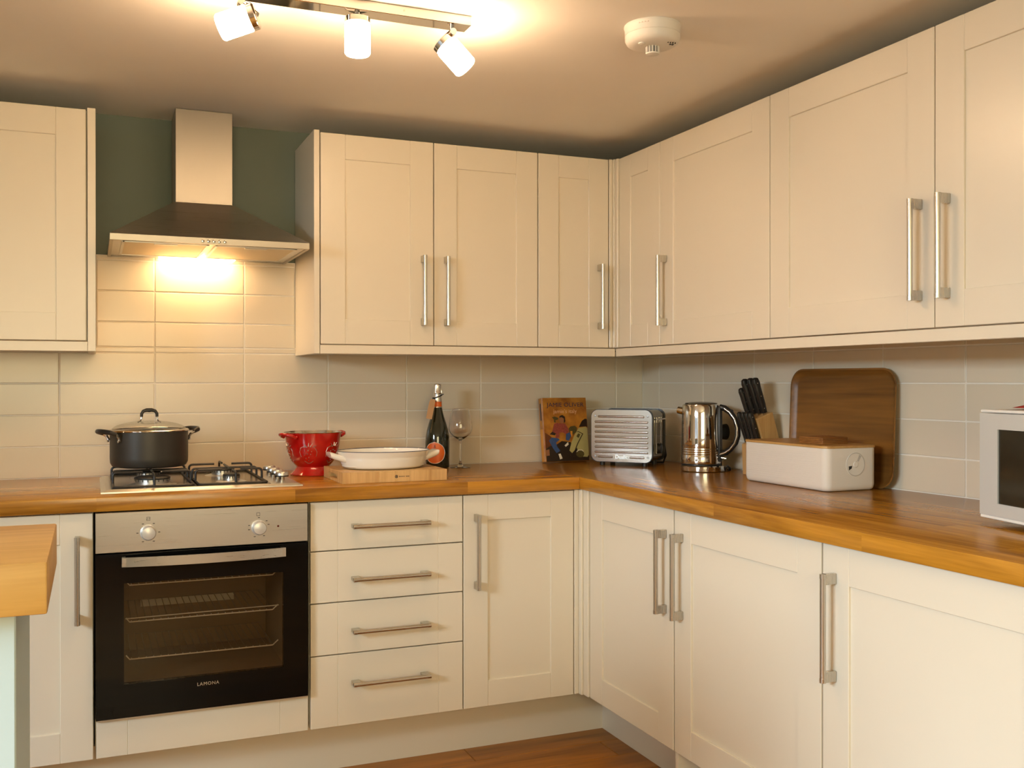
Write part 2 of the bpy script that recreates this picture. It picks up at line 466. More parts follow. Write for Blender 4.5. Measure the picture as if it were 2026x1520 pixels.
zs = [ZW + RH * k for k in range(5)] + [1.352]
bxs = [-2.845, -2.5425, -2.2405, -1.939, -1.637, -1.3355, -1.0335, -0.7315, -0.430, -0.128, 0.0]
tiles(wall_back, bxs, zs, 0)
hxs = [-2.125, -1.939, -1.637, -1.456]
hz = [1.352, ZW + RH * 5, ZW + RH * 6, ZW + RH * 7, 1.664]
tiles(wall_back, hxs, hz, 0)
bm = nb(); box(bm, -2.85, 0.009, 0.0022, 0.0098, ZW - 0.03, 1.356)
box(bm, -2.126, -1.455, 0.0022, 0.0098, 1.356, 1.6655)
obj('grout', bm, GROUT, wall_back, smooth=False)
rxs = [0.0, 0.121, 0.4195, 0.718, 1.0165, 1.315, 1.6135, 1.912, 2.2105, 2.509]
tiles(wall_right, rxs, zs, 0)
bm = nb(); box(bm, -0.009, 2.51, 0.0022, 0.0098, ZW - 0.03, 1.356)
obj('grout', bm, GROUT, wall_right, smooth=False)

# ------------------------------------------------------------------ cabinets
YBD, YWT = -0.645, -0.660        # base door faces / worktop edge of the back run
XBD, XWT = -0.609, -0.628        # the same on the right run
YWD, XWD = -0.335, -0.312        # wall door faces
ZB0, ZB1 = 0.177, 0.866          # base doors
ZT0, ZT1 = 1.360, 2.069          # wall doors
RR = -PI / 2                     # right-run units are turned to face the room


def handle(parent, x, z, yf, length=0.242, horiz=False, side=0):
    bm = nb(); r = 0.0068; h = length / 2; yo = yf - 0.034
    if horiz:
        tube(bm, [(x - h + 0.002, yo, z), (x + h - 0.002, yo, z)], r, 12)
        for s in (-1, 1):
            box(bm, x + s * h, x + s * (h - 0.024), yo, yf, z - 0.0058, z + 0.0064, 0.0012)
            tube(bm, [(x + s * h, yo, z), (x + s * (h - 0.010), yo, z)], r + 0.0006, 12)
    else:
        tube(bm, [(x, yo, z - h + 0.002), (x, yo, z + h - 0.002)], r, 12)
        for s in (-1, 1):
            box(bm, x - 0.0060, x + 0.0060, yo, yf, z + s * h, z + s * (h - 0.024), 0.0012)
            tube(bm, [(x, yo, z + s * h), (x, yo, z + s * (h - 0.010))], r + 0.0006, 12)
    return obj('handle', bm, HANDLE_X if horiz else HANDLE, parent)


def door(parent, x0, x1, z0, z1, yf, hand=None, hz=None, sw=0.084):
    x0 += 0.0018; x1 -= 0.0018
    B = 0.0013
    bm = nb()
    box(bm, x0, x0 + sw, yf, yf + 0.02, z0, z1, B); box(bm, x1 - sw, x1, yf, yf + 0.02, z0, z1, B)
    box(bm, x0 + sw, x1 - sw, yf + 0.0004, yf + 0.02, z0, z0 + sw, B); box(bm, x0 + sw, x1 - sw, yf + 0.0004, yf + 0.02, z1 - sw, z1, B)
    d = obj('door', bm, CREAM, parent)
    bm = nb(); box(bm, x0 + sw - 0.002, x1 - sw + 0.002, yf + 0.0065, yf + 0.015, z0 + sw - 0.002, z1 - sw + 0.002)
    obj('panel', bm, CREAM, d)
    if hand: handle(d, x0 + 0.0405 if hand == 'L' else x1 - 0.0405, hz, yf)
    return d


def carcass(parent, w, yb, yf, z0, z1, wl=None):
    bm = nb(); box(bm, 0.001, w - 0.001, yf + 0.0225, yb, z0, z1)
    obj('body', bm, CREAM, parent)


WZ = 1.550; BZ = 0.684           # handle heights
# wall units, back run
t = thing('wall_cabinet', 'cream wall cabinet left of the cooker hood with a single panelled door', 'cabinet', (-2.752, 0, 0), 0, 'wall cabinets')
carcass(t, 0.600, -0.001, YWD, ZT0, ZT1); door(t, 0, 0.598, ZT0, ZT1, YWD)
bm = nb(); box(bm, 0.6005, 0.624, YWD, -0.001, 1.327, ZT1 + 0.006, 0.001); obj('end_panel', bm, CREAM, t)
t = thing('wall_cabinet', 'wide cream wall cabinet with two doors and paired handles right of the cooker hood', 'cabinet', (-1.4345, 0, 0), 0, 'wall cabinets')
carcass(t, 0.800, -0.001, YWD, ZT0, ZT1)
door(t, 0, 0.400, ZT0, ZT1, YWD, 'R', WZ); door(t, 0.400, 0.800, ZT0, ZT1, YWD, 'L', WZ)
bm = nb(); box(bm, -0.0205, -0.0015, YWD, -0.001, 1.327, ZT1 + 0.007, 0.001); obj('end_panel', bm, CREAM, t)
t = thing('wall_cabinet', 'cream corner wall cabinet with a narrow door on each wall above the book and toaster', 'cabinet', (-0.634, 0, 0), 0, 'wall cabinets')
carcass(t, 0.633, -0.001, YWD, ZT0, ZT1)
door(t, 0, 0.292, ZT0, ZT1, YWD, 'R', WZ, 0.082)
bm = nb()
box(bm, 0.2945, 0.3085, YWD - 0.002, YWD + 0.02, ZT0, ZT1 + 0.002, 0.002)
box(bm, 0.3085, 0.3145, YWD - 0.010, YWD + 0.02, ZT0, ZT1 + 0.002, 0.002)
box(bm, 0.3145, 0.330, YWD - 0.026, YWD + 0.01, ZT0, ZT1 + 0.002, 0.002)
obj('corner_post', bm, CREAM, t)
# its right-hand door and side body are built turned by hand in this unit's frame
def turned(o):
    o.rotation_euler = (0, 0, RR); return o


dr = door(t, 0.362, 0.6535, ZT0, ZT1, XWD, None, None, 0.082); turned(dr); dr.location = (0.634, 0, 0)
bm = nb(); box(bm, 0.336, 0.652, XWD + 0.0225, -0.001, ZT0, ZT1); b = turned(obj('body', bm, CREAM, t)); b.location = (0.634, 0, 0)
# wall units, right run (local x runs away from the corner, towards the room)
for nm, y0, y1, hand in (('cream wall cabinet on the right wall above the kettle, handle on its left', 0.6535, 1.2665, 'L'),
                         ('cream wall cabinet on the right wall above the leaning tray, handle on its right', 1.2665, 1.8873, 'R'),
                         ('cream wall cabinet above the microwave, cut off by the right edge of the photo', 1.8873, 2.508, 'L')):
    t = thing('wall_cabinet', nm, 'cabinet', (0, -y0, 0), RR, 'wall cabinets')
    carcass(t, y1 - y0, wallx(-y0) - 0.002, XWD, ZT0, ZT1); door(t, 0, y1 - y0, ZT0, ZT1, XWD, hand, 1.547)

# light pelmets under the wall units
bm = nb(); box(bm, -2.75, -2.152, YWD, YWD + 0.02, 1.327, 1.3565, 0.001); struct(obj('trim_1', bm, CREAM))
bm = nb()
box(bm, -1.4345, -0.315, YWD, YWD + 0.02, 1.327, 1.3565, 0.001)
box(bm, XWD, XWD + 0.02, -2.508, YWD + 0.001, 1.327, 1.3565, 0.001)
struct(obj('trim_2', bm, CREAM))

# base units, back run
t = thing('base_cabinet', 'cream base cabinet left of the oven with a vertical handle, partly behind the island', 'cabinet', (-2.736, 0, 0), 0, 'base cabinets')
carcass(t, 0.600, -0.003, YBD, ZB0, 0.870); door(t, 0, 0.600, ZB0, ZB1, YBD, 'R', BZ)
t = thing('oven_housing', 'low cream cabinet with a plain front directly below the oven', 'cabinet', (-2.134, 0, 0), 0, 'base cabinets')
bm = nb()
box(bm, 0.001, 0.6, YBD + 0.0205, -0.003, ZB0, 0.282)
obj('body', bm, CREAM, t)
bm = nb(); box(bm, 0.004, 0.086, YBD, YBD + 0.02, ZB0, 0.283, 0.0013); box(bm, 0.086, 0.512, YBD, YBD + 0.02, ZB0, 0.283, 0.0013); box(bm, 0.512, 0.596, YBD, YBD + 0.02, ZB0, 0.283, 0.0013)
obj('filler_front', bm, CREAM, t)
t = thing('drawer_cabinet', 'cream base cabinet with four stacked drawers right of the oven', 'cabinet', (-1.5325, 0, 0), 0, 'base cabinets')
carcass(t, 0.4935, -0.003, YBD, ZB0, 0.870)
for z0, z1, hzz in ((0.718, ZB1, 0.790), (0.559, 0.7145, 0.628), (0.399, 0.5555, 0.468), (ZB0, 0.3955, 0.308)):
    bm = nb(); w = 0.4935
    box(bm, 0.002, 0.086, YBD, YBD + 0.02, z0, z1, 0.0013); box(bm, 0.086, w - 0.084, YBD, YBD + 0.02, z0, z1, 0.0013); box(bm, w - 0.084, w - 0.002, YBD, YBD + 0.02, z0, z1, 0.0013)
    d = obj('drawer', bm, CREAM, t); handle(d, 0.250, hzz, YBD, 0.246, True)
t = thing('base_cabinet', 'cream corner base cabinet with a door on each side of the inner corner', 'cabinet', (-1.039, 0, 0), 0, 'base cabinets')
carcass(t, 0.40, -0.003, YBD, ZB0, 0.870)
door(t, 0, 0.397, ZB0, ZB1, YBD, 'L', BZ)
bm = nb()
box(bm, 0.399, 0.415, YBD, YBD + 0.03, ZB0, 0.869, 0.002); box(bm, 0.415, 0.424, YBD - 0.018, YBD + 0.03, ZB0, 0.869, 0.002); box(bm, 0.424, 0.445, YBD - 0.050, YBD + 0.01, ZB0, 0.869, 0.002)
obj('corner_post', bm, CREAM, t)
dr = door(t, 0.697, 1.2185, ZB0, ZB1, XBD, 'R', BZ); turned(dr); dr.location = (1.039, 0, 0)
bm = nb(); box(bm, 0.66, 1.2185, XBD + 0.0225, -0.003, ZB0, 0.870); b = turned(obj('body', bm, CREAM, t)); b.location = (1.039, 0, 0)
# base units, right run
for nm, y0, y1 in (('cream base cabinet between the corner cabinet and the one below the microwave', 1.222, 1.8472),
                   ('cream base cabinet below the microwave, nearest on the right run', 1.8495, 2.475)):
    t = thing('base_cabinet', nm, 'cabinet', (0, -y0, 0), RR, 'base cabinets')
    carcass(t, y1 - y0, wallx(-y0) - 0.004, XBD, ZB0, 0.870); door(t, 0, y1 - y0, ZB0, ZB1, XBD, 'L', BZ)
    if y0 < 1.5:
        bm = nb(); box(bm, 0.0005, 0.0165, XBD + 0.004, XBD + 0.17, 0.001, ZB0 - 0.001); obj('side_leg', bm, CREAM, t)

# plinths
bm = nb(); box(bm, -2.74, -0.468, -0.520, -0.503, 0.0005, 0.172); struct(obj('baseboard_back', bm, CREAM))
bm = nb(); box(bm, -0.468, -0.451, -1.2215, -0.503, 0.0005, 0.172); box(bm, -0.468, -0.451, -2.475, -1.2395, 0.0005, 0.172)
struct(obj('baseboard_right', bm, CREAM))

# worktops
bm = nb(); box(bm, -2.76, XWT - 0.0004, YWT, -0.001, 0.8705, ZW, 0.0016, 2)
tag(obj('worktop', bm, OAK_X), 'oak worktop along the back wall carrying the hob and the bottle', 'worktop', 'oak worktops')
bm = nb()
prism(bm, [(XWT, -0.001), (-0.002, -0.001), (wallx(-2.5) - 0.004, -2.5), (XWT, -2.5)], lambda a, b: (a, b, 0.8705), lambda a, b: (a, b, ZW))
bmesh.ops.bevel(bm, geom=bm.edges[:], offset=0.0016, segments=2, profile=0.5, affect='EDGES')
tag(obj('worktop', bm, OAK_Y), 'oak worktop along the right wall carrying toaster, kettle and microwave', 'worktop', 'oak worktops')

# ------------------------------------------------------------------ island in the left foreground
t = thing('kitchen_island', 'kitchen island with a thick pale oak top on a pale blue base, left foreground', 'island', (-2.195, -2.015, 0))
bm = nb(); box(bm, -1.25, 0, -0.195, 0.195, 0.925, 0.995, 0.003, 2); obj('island_top', bm, ISLOAK, t)
bm = nb(); box(bm, -1.2, -0.048, -0.150, 0.160, 0.09, 0.9245); obj('body', bm, BLUEPAINT, t)
bm = nb(); box(bm, -0.090, -0.040, -0.158, 0.168, 0.0, 0.9245, 0.002); obj('end_panel', bm, BLUEPAINT, t)
bm = nb(); box(bm, -1.2, -0.09, -0.13, 0.14, 0.0005, 0.09); obj('plinth', bm, BLUEPAINT, t)

# ------------------------------------------------------------------ cooker hood
t = thing('cooker_hood', 'stainless steel chimney cooker hood with its lamp lit above the hob', 'cooker hood', (-1.7915, 0, 1.66))
HX, HD = 0.2985, 0.45
bm = nb()                                          # sloped canopy
cxl, cxr, cd_ = -0.0905, 0.0935, 0.170
lo = [bm.verts.new(p) for p in ((-HX, -HD, 0.019), (HX, -HD, 0.019), (HX, -0.001, 0.019), (-HX, -0.001, 0.019))]
hi = [bm.verts.new(p) for p in ((cxl - 0.004, -cd_ - 0.004, 0.171), (cxr + 0.004, -cd_ - 0.004, 0.171), (cxr + 0.004, -0.001, 0.171), (cxl - 0.004, -0.001, 0.171))]
for k in range(4): bm.faces.new([lo[k], lo[(k + 1) % 4], hi[(k + 1) % 4], hi[k]])
bm.faces.new(hi)
obj('canopy', bm, STEEL_X, t, smooth=False)
bm = nb()                                          # rim: front and sides
box(bm, -HX, HX, -HD, -HD + 0.012, -0.001, 0.019, 0.0006)
for s in (-1, 1): box(bm, s * HX, s * (HX - 0.010), -HD + 0.012, -0.001, -0.001, 0.019)
rim = obj('rim', bm, HOODSTEEL, t)
bm = nb(); box(bm, -HX + 0.01, HX - 0.01, -HD + 0.012, -0.001, 0.003, 0.006); obj('underside', bm, SATIN, t, smooth=False)
bm = nb(); box(bm, cxl, cxr, -cd_, -0.001, 0.171, ZC - 1.66 - 0.001, 0.0012); obj('chimney', bm, STEEL_Z, t)
for k in range(5):
    bm = nb(); lathe(bm, [(0, 0), (0.0052, 0), (0.0052, 0.004), (0.0035, 0.007), (0, 0.0075)], 14)
    o = obj('button', bm, CHROME, rim); o.location = (0.0 + (k - 1.9) * 0.0165, -HD, 0.0085); o.rotation_euler = (PI / 2, 0, 0)
for s, x0, x1 in ((-1, -0.262, -0.011), (1, 0.011, 0.262)):
    bm = nb(); box(bm, x0, x1, -0.425, -0.085, -0.001, 0.003, 0.0008); f = obj('grease_filter', bm, FILTER, t)
    bm = nb()
    for a, b_, c_, d_ in ((x0, x1, -0.427, -0.419), (x0, x1, -0.091, -0.083), (x0 - 0.002, x0 + 0.006, -0.427, -0.083), (x1 - 0.006, x1 + 0.002, -0.427, -0.083)):
        box(bm, a, b_, c_, d_, -0.0025, 0.003)
    obj('filter_frame', bm, SATIN, f)
    bm = nb(); xm = (x0 + x1) / 2; box(bm, xm - 0.035, xm + 0.035, -0.415, -0.395, -0.004, 0.0, 0.001); l_ = obj('latch', bm, SATIN, f)
bm = nb(); box(bm, -0.135, 0.115, -0.076, -0.018, -0.004, 0.003, 0.001); obj('lamp_lens', bm, HOODLENS, t)

# ------------------------------------------------------------------ built-under oven
t = thing('oven', 'built-in oven with steel control panel and black glass door under the hob', 'oven', (-1.837, YBD, 0))
W2 = 0.2945
bm = nb(); box(bm, -W2, W2, -0.018, 0.02, 0.754, 0.8665, 0.0012); cp = obj('control_panel', bm, STEEL_X, t)
for x, z in ((-0.156, 0.806), (0.151, 0.803)):
    bm = nb(); lathe(bm, [(0, 0.0), (0.0225, 0.0), (0.0225, 0.0035), (0.0195, 0.005), (0.0195, 0.020), (0.0175, 0.0235), (0.010, 0.0255), (0, 0.026)], 32)
    k = obj('knob', bm, KNOB, cp); k.location = (x, -0.018, z); k.rotation_euler = (PI / 2, 0, 0)
for x, z, a0s in ((-0.156, 0.806, (0, 60, 120, 180, 240, 300)), (0.151, 0.803, (15, 40, 90, 165, 190, 245, 300))):
    for a in a0s:
        ca, sa = math.cos(math.radians(a)), math.sin(math.radians(a))
        px, pz = x + 0.029 * ca, z + 0.029 * sa
        bm = nb(); box(bm, px - 0.0028, px + 0.0028, -0.0184, -0.0175, pz - 0.0010, pz + 0.0010); obj('dial_mark', bm, SLATE, cp, smooth=False)
for x, z, hatch in ((-0.156, 0.845, 1), (0.149, 0.842, 0)):     # function pictograms: small squares
    bm = nb()
    ro, ri = [(-0.005, -0.005), (0.005, -0.005), (0.005, 0.005), (-0.005, 0.005)], [(-0.0040, -0.0040), (0.0040, -0.0040), (0.0040, 0.0040), (-0.0040, 0.0040)]
    vo = [bm.verts.new((x + p, -0.0183, z + q)) for p, q in ro]; vi = [bm.verts.new((x + p, -0.0183, z + q)) for p, q in ri]
    for k in range(4): bm.faces.new([vo[k], vo[(k + 1) % 4], vi[(k + 1) % 4], vi[k]])
    if hatch:
        for e in (-0.0022, 0.0022): bm.faces.new([bm.verts.new((x + p, -0.0183, z + q)) for p, q in ((e - 0.0022, -0.003), (e - 0.0012, -0.003), (e + 0.0022, 0.003), (e + 0.0012, 0.003))])
    obj('pictogram', bm, SLATE, cp, smooth=False)
bm = nb(); lathe(bm, [(0, 0), (0.0032, 0), (0.0025, 0.0012), (0, 0.0014)], 12); o = obj('indicator_lamp', bm, LED_RED, cp); o.location = (0.207, -0.018, 0.804); o.rotation_euler = (PI / 2, 0, 0)
# door: black glass frame around a window
dz0, dz1 = 0.289, 0.751; wx0, wx1, wz0, wz1 = -0.221, 0.222, 0.383, 0.667
bm = nb()
box(bm, -W2, wx0, -0.020, 0.002, dz0, dz1); box(bm, wx1, W2, -0.020, 0.002, dz0, dz1)
box(bm, wx0, wx1, -0.020, 0.002, dz0, wz0); box(bm, wx0, wx1, -0.020, 0.002, wz1, dz1)
od = obj('oven_door', bm, BLACKGLASS, t, smooth=False)
bm = nb(); box(bm, wx0, wx1, -0.0195, -0.0155, wz0, wz1); obj('window_glass', bm, OVENGLASS, od, smooth=False)
bm = nb()                                          # bowed flat handle
n = 14; P = []
for k in range(n + 1):
    u = k / n; x = -0.227 + 0.452 * u; bow = 0.022 * (1 - (2 * u - 1) ** 2)
    P.append((x, -0.046 - bow))
for (xa, ya), (xb, yb) in zip(P, P[1:]):
    vs = [bm.verts.new(p) for p in ((xa, ya, 0.717), (xb, yb, 0.717), (xb, yb, 0.743), (xa, ya, 0.743), (xa, ya + 0.006, 0.717), (xb, yb + 0.006, 0.717), (xb, yb + 0.006, 0.743), (xa, ya + 0.006, 0.743))]
    for q in ((0, 1, 2, 3), (5, 4, 7, 6), (3, 2, 6, 7), (1, 0, 4, 5)): bm.faces.new([vs[i] for i in q])
for x in (-0.226, 0.214): box(bm, x, x + 0.010, -0.048, -0.019, 0.719, 0.741)
bmesh.ops.remove_doubles(bm, verts=bm.verts[:], dist=1e-5)
obj('door_handle', bm, STEEL_X, od)
bm = nb(); box(bm, -W2, W2, -0.012, 0.010, 0.2835, 0.2885); obj('lower_trim', bm, SATIN, t)
text('brand_lettering', 'LAMONA', 0.0135, SATIN, od, (0.006, -0.0203, 0.360), space=1.15)
# cavity behind the window
bm = nb(); a, b_, c0, c1 = -0.235, 0.236, 0.372, 0.690
for q in (((a, 0.004, c0), (b_, 0.004, c0), (b_, 0.40, c0), (a, 0.40, c0)), ((a, 0.004, c1), (b_, 0.004, c1), (b_, 0.40, c1), (a, 0.40, c1)),
          ((a, 0.004, c0), (a, 0.40, c0), (a, 0.40, c1), (a, 0.004, c1)), ((b_, 0.004, c0), (b_, 0.40, c0), (b_, 0.40, c1), (b_, 0.004, c1)), ((a, 0.40, c0), (b_, 0.40, c0), (b_, 0.40, c1), (a, 0.40, c1))):
    bm.faces.new([bm.verts.new(p) for p in q])
obj('oven_cavity', bm, CAVITY, t, smooth=False)
for z in (0.652, 0.547, 0.440):
    bm = nb()
    for k in range(21):
        x = -0.2 + 0.4 * k / 20; tube(bm, [(x, 0.030, z), (x, 0.33, z)], 0.0012, 5)
    tube(bm, [(-0.208, 0.33, z), (0.208, 0.33, z)], 0.0016, 6)
    sh = obj('wire_shelf', bm, WIRE, t)
    bm = nb(); tube(bm, [(-0.214, 0.028, z + 0.012), (-0.205, 0.028, z), (0.198, 0.028, z), (0.214, 0.028, z + 0.014)], 0.0020, 6); obj('front_rail', bm, RACK, sh)
    for k in range(21):
        x = -0.2 + 0.4 * k / 20
        bm = nb(); tube(bm, [(x, 0.0275, z), (x, 0.0275, z + 0.004)], 0.0012, 5); obj('rail_stud', bm, RACK, sh)
    if z > 0.5:
        bm = nb(); tube(bm, [(-0.216, 0.028, z + 0.010), (0.216, 0.028, z + 0.012)], 0.0016, 6); obj('safety_rail', bm, RACK, sh)
bm = nb(); box(bm, -0.16, 0.13, 0.385, 0.395, 0.512, 0.534); obj('reflection_strip', bm, WHITEPL, t)  # added pale bar imitating a reflection in the door glass, not an oven part

# ------------------------------------------------------------------ gas hob
HBX, HBY = -1.828, -0.324
t = thing('gas_hob', 'stainless steel gas hob with black wire pan supports and four burners', 'hob', (HBX, HBY, ZW))
bm = nb(); hw, hd = 0.289, 0.249
lo = [bm.verts.new((sx * hw, sy * hd, 0.0002)) for sx, sy in ((-1, -1), (1, -1), (1, 1), (-1, 1))]
m1 = [bm.verts.new((sx * hw, sy * hd, 0.004)) for sx, sy in ((-1, -1), (1, -1), (1, 1), (-1, 1))]
h1 = [bm.verts.new((sx * (hw - 0.014), sy * (hd - 0.014), 0.009)) for sx, sy in ((-1, -1), (1, -1), (1, 1), (-1, 1))]
for A, B_ in ((lo, m1), (m1, h1)):
    for k in range(4): bm.faces.new([A[k], A[(k + 1) % 4], B_[(k + 1) % 4], B_[k]])
bm.faces.new(h1); bm.faces.new(list(reversed(lo)))
obj('hob_plate', bm, SATIN, t, smooth=False)
bm = nb(); box(bm, -0.262, 0.196, -0.226, 0.226, 0.0088, 0.0100, 0.0004); obj('burner_well', bm, DARKSTEEL, t)
burners = ((-0.142, -0.108, 0.050), (-0.142, 0.115, 0.036), (0.092, -0.108, 0.025), (0.092, 0.115, 0.036))
for x, y, r in burners:
    bm = nb(); lathe(bm, [(0, 0.010), (r + 0.022, 0.010), (r + 0.010, 0.013), (r, 0.014), (r, 0.026), (r * 0.9, 0.0275), (0, 0.0275)], 32, x, y)
    bn = obj('burner', bm, SATIN, t)
    bm = nb(); lathe(bm, [(0, 0.0275), (r * 1.05, 0.0275), (r * 1.05, 0.031), (r * 0.92, 0.034), (0, 0.035)], 32, x, y); obj('burner_cap', bm, BLACKIRON, bn)
    bm = nb()
    for k in range(20):
        a_ = 2 * PI * k / 20; box(bm, x + r * 1.005 * math.cos(a_) - 0.0012, x + r * 1.005 * math.cos(a_) + 0.0012, y + r * 1.005 * math.sin(a_) - 0.0012, y + r * 1.005 * math.sin(a_) + 0.0012, 0.020, 0.027)
    obj('flame_ports', bm, BLACKIRON, bn, smooth=False)
WR = 0.0036; ZL, ZH = 0.0138, 0.0475
for x0, x1, bl in ((-0.254, -0.030, burners[:2]), (-0.016, 0.186, burners[2:])):
    bm = nb(); y0, y1 = -0.218, 0.218
    tube(bm, bend((x0, 0, ZL), (x0, y0, ZL), (0, y0, ZL)) + bend((x0, y0, ZL), (x1, y0, ZL), (x1, 0, ZL)) + bend((x1, 0, ZL), (x1, y1, ZL), (x0, y1, ZL)) + bend((x1, y1, ZL), (x0, y1, ZL), (x0, y0, ZL)), WR, 8, True)
    xm = (x0 + x1) / 2
    for x, y, r in bl:
        g = 0.028
        for dy in (0.0,):
            tube(bm, [(x0, y, ZL)] + bend((x0, y, ZL), (x0, y, ZH), (x - g, y, ZH)) + [(x - g, y, ZH)], WR, 8)
            tube(bm, [(x1, y, ZL)] + bend((x1, y, ZL), (x1, y, ZH), (x + g, y, ZH)) + [(x + g, y, ZH)], WR, 8)
        ye = y0 if y < 0 else y1; sgn = 1 if y < 0 else -1
        tube(bm, [(x, ye, ZL)] + bend((x, ye, ZL), (x, ye, ZH), (x, y, ZH)) + [(x, y - sgn * g, ZH)], WR, 8)
    tube(bm, [(x0, 0.004, ZL)] + bend((x0, 0.004, ZL), (x0, 0.004, ZH - 0.004), (x1, 0.004, ZH - 0.004)) + bend((x0, 0.004, ZH - 0.004), (x1, 0.004, ZH - 0.004), (x1, 0.004, ZL)) + [(x1, 0.004, ZL)], WR, 8)
    for y, sgn in ((0.004, -1), (0.004, 1)):
        tube(bm, [(bl[0][0], 0.004, ZH), (bl[0][0], 0.004 + sgn * 0.075, ZH)], WR, 8)
    obj('pan_support', bm, BLACKIRON, t)
for k in range(4):
    y = -0.150 + 0.082 * k
    bm = nb(); lathe(bm, [(0, 0.0095), (0.0085, 0.0095), (0.0085, 0.0225), (0.021, 0.0225), (0.021, 0.0265), (0, 0.0265)], 28, 0.242, y); kn = obj('knob', bm, BLACKPL, t)
    bm = nb(); lathe(bm, [(0, 0.0265), (0.0208, 0.0265), (0.0208, 0.033), (0.0185, 0.0365), (0, 0.037)], 28, 0.242, y); obj('knob_cap', bm, SATIN, kn)
    bm = nb(); lathe(bm, [(0, 0.0095), (0.0075, 0.0095), (0.0075, 0.0224), (0, 0.0224)], 16, 0.242, y - 0.003); obj('knob_skirt', bm, POLISHED, kn)

# ------------------------------------------------------------------ stock pot on the back-left burner
t = thing('stock_pot', 'dark grey stock pot with a glass lid standing on the gas hob', 'pot', (-1.970, -0.262, ZW + ZH + WR + 0.0004))
R_ = 0.1185
bm = nb(); lathe(bm, [(0, 0), (R_ - 0.016, 0), (R_ - 0.006, 0.004), (R_ - 0.001, 0.014), (R_, 0.03), (R_, 0.112), (R_ - 0.004, 0.113), (R_ - 0.004, 0.02), (0, 0.015)], 64); obj('pot_body', bm, ANOD, t)
bm = nb(); prof = [(R_ + 0.001, 0.1145), (R_ - 0.004, 0.1185)] + [(0.113 * math.cos(a), 0.117 + 0.029 * math.sin(a)) for a in [k * PI / 2 / 9 for k in range(1, 9)]] + [(0, 0.146)]
lathe(bm, prof, 64); lid = obj('glass_lid', bm, LIDGLASS, t)
bm = nb(); lathe(bm, [(R_ + 0.0025, 0.1135), (R_ + 0.0035, 0.1165), (R_ - 0.001, 0.1195), (R_ - 0.008, 0.1195), (R_ - 0.008, 0.1165), (R_ + 0.0025, 0.1135)], 64); obj('lid_rim', bm, POLISHED, lid)
for s in (-1, 1):
    bm = nb(); tube(bm, [(s * 0.036, 0, 0.141), (s * 0.027, 0, 0.146), (s * 0.024, 0, 0.153), (s * 0.0235, 0, 0.163)], [0.004, 0.0035, 0.003, 0.003], 8, flat=0.8)
    obj('lid_bracket', bm, CHROME, lid)
bm = nb(); tube(bm, [(-0.0235, 0, 0.158), (-0.023, 0, 0.168), (-0.018, 0, 0.1765), (-0.008, 0, 0.180), (0.0, 0, 0.1795), (0.008, 0, 0.180), (0.018, 0, 0.1765), (0.023, 0, 0.168), (0.0235, 0, 0.158)], [0.0045, 0.005, 0.0052, 0.006, 0.0066, 0.006, 0.0052, 0.005, 0.0045], 10); obj('lid_handle', bm, BLACKPL, lid)
for s, dirx in ((-1, -0.87), (1, 0.99)):            # side handles, the pot is turned a little
    ang = math.radians(205) if s < 0 else math.radians(25)
    rad = Vector((math.cos(ang), math.sin(ang), 0)); tan = Vector((-rad.y, rad.x, 0)); base = rad * R_
    bm = nb()
    pts = [base + tan * 0.045 + Vector((0, 0, 0.108)) + rad * 0.014, base + tan * 0.040 + rad * 0.030 + Vector((0, 0, 0.114)), base + tan * 0.022 + rad * 0.040 + Vector((0, 0, 0.116)),
           base + rad * 0.042 + Vector((0, 0, 0.1165)), base - tan * 0.022 + rad * 0.040 + Vector((0, 0, 0.116)), base - tan * 0.040 + rad * 0.030 + Vector((0, 0, 0.114)), base - tan * 0.045 + rad * 0.014 + Vector((0, 0, 0.108))]
    tube(bm, pts, [0.006, 0.0075, 0.008, 0.008, 0.008, 0.0075, 0.006], 10); h_ = obj('side_handle', bm, BLACKPL, t)
    for q in (-1, 1):
        bm = nb(); tube(bm, [base + tan * q * 0.045 + rad * 0.016 + Vector((0, 0, 0.108)), base + tan * q * 0.040 + rad * 0.004 + Vector((0, 0, 0.100)), base + tan * q * 0.036 - rad * 0.002 + Vector((0, 0, 0.086))], [0.004, 0.0045, 0.005], 8)
        c_ = base + tan * q * 0.036 - rad * 0.001
        tube(bm, [c_ + Vector((0, 0, 0.085)), c_ + rad * 0.005 + Vector((0, 0, 0.085))], 0.0042, 10)
        obj('handle_bracket', bm, CHROME, h_)

# ------------------------------------------------------------------ red colander
t = thing('colander', 'red enamel colander with strawberry cut-outs between the hob and the board', 'colander', (-1.432, -0.200, ZW))
prof = [(0.076, 0.0004), (0.077, 0.003), (0.066, 0.014), (0.058, 0.026), (0.057, 0.030), (0.068, 0.042), (0.079, 0.058), (0.087, 0.080), (0.091, 0.102), (0.0935, 0.122), (0.0965, 0.138), (0.0985, 0.146)]
bm = nb(); lathe(bm, prof, 56); lathe(bm, [(0.0, 0.031), (0.056, 0.031)], 56); cb = obj('bowl', bm, RED, t)
bm = nb(); lathe(bm, [(0.0985, 0.146), (0.0995, 0.1478), (0.0975, 0.1485), (0.0945, 0.138), (0.0915, 0.122), (0.089, 0.102), (0.085, 0.080), (0.077, 0.058), (0.066, 0.043), (0.055, 0.034), (0, 0.033)], 56); obj('steel_lining', bm, POLISHED, t)


def crad(z):
    for (r0, z0), (r1, z1) in zip(prof[4:], prof[5:]):
        if z0 <= z <= z1: return r0 + (r1 - r0) * (z - z0) / (z1 - z0)
    return prof[-1][0]


def cpt(th, z): r = crad(z) + 0.0004; return (r * math.cos(th), r * math.sin(th), z)


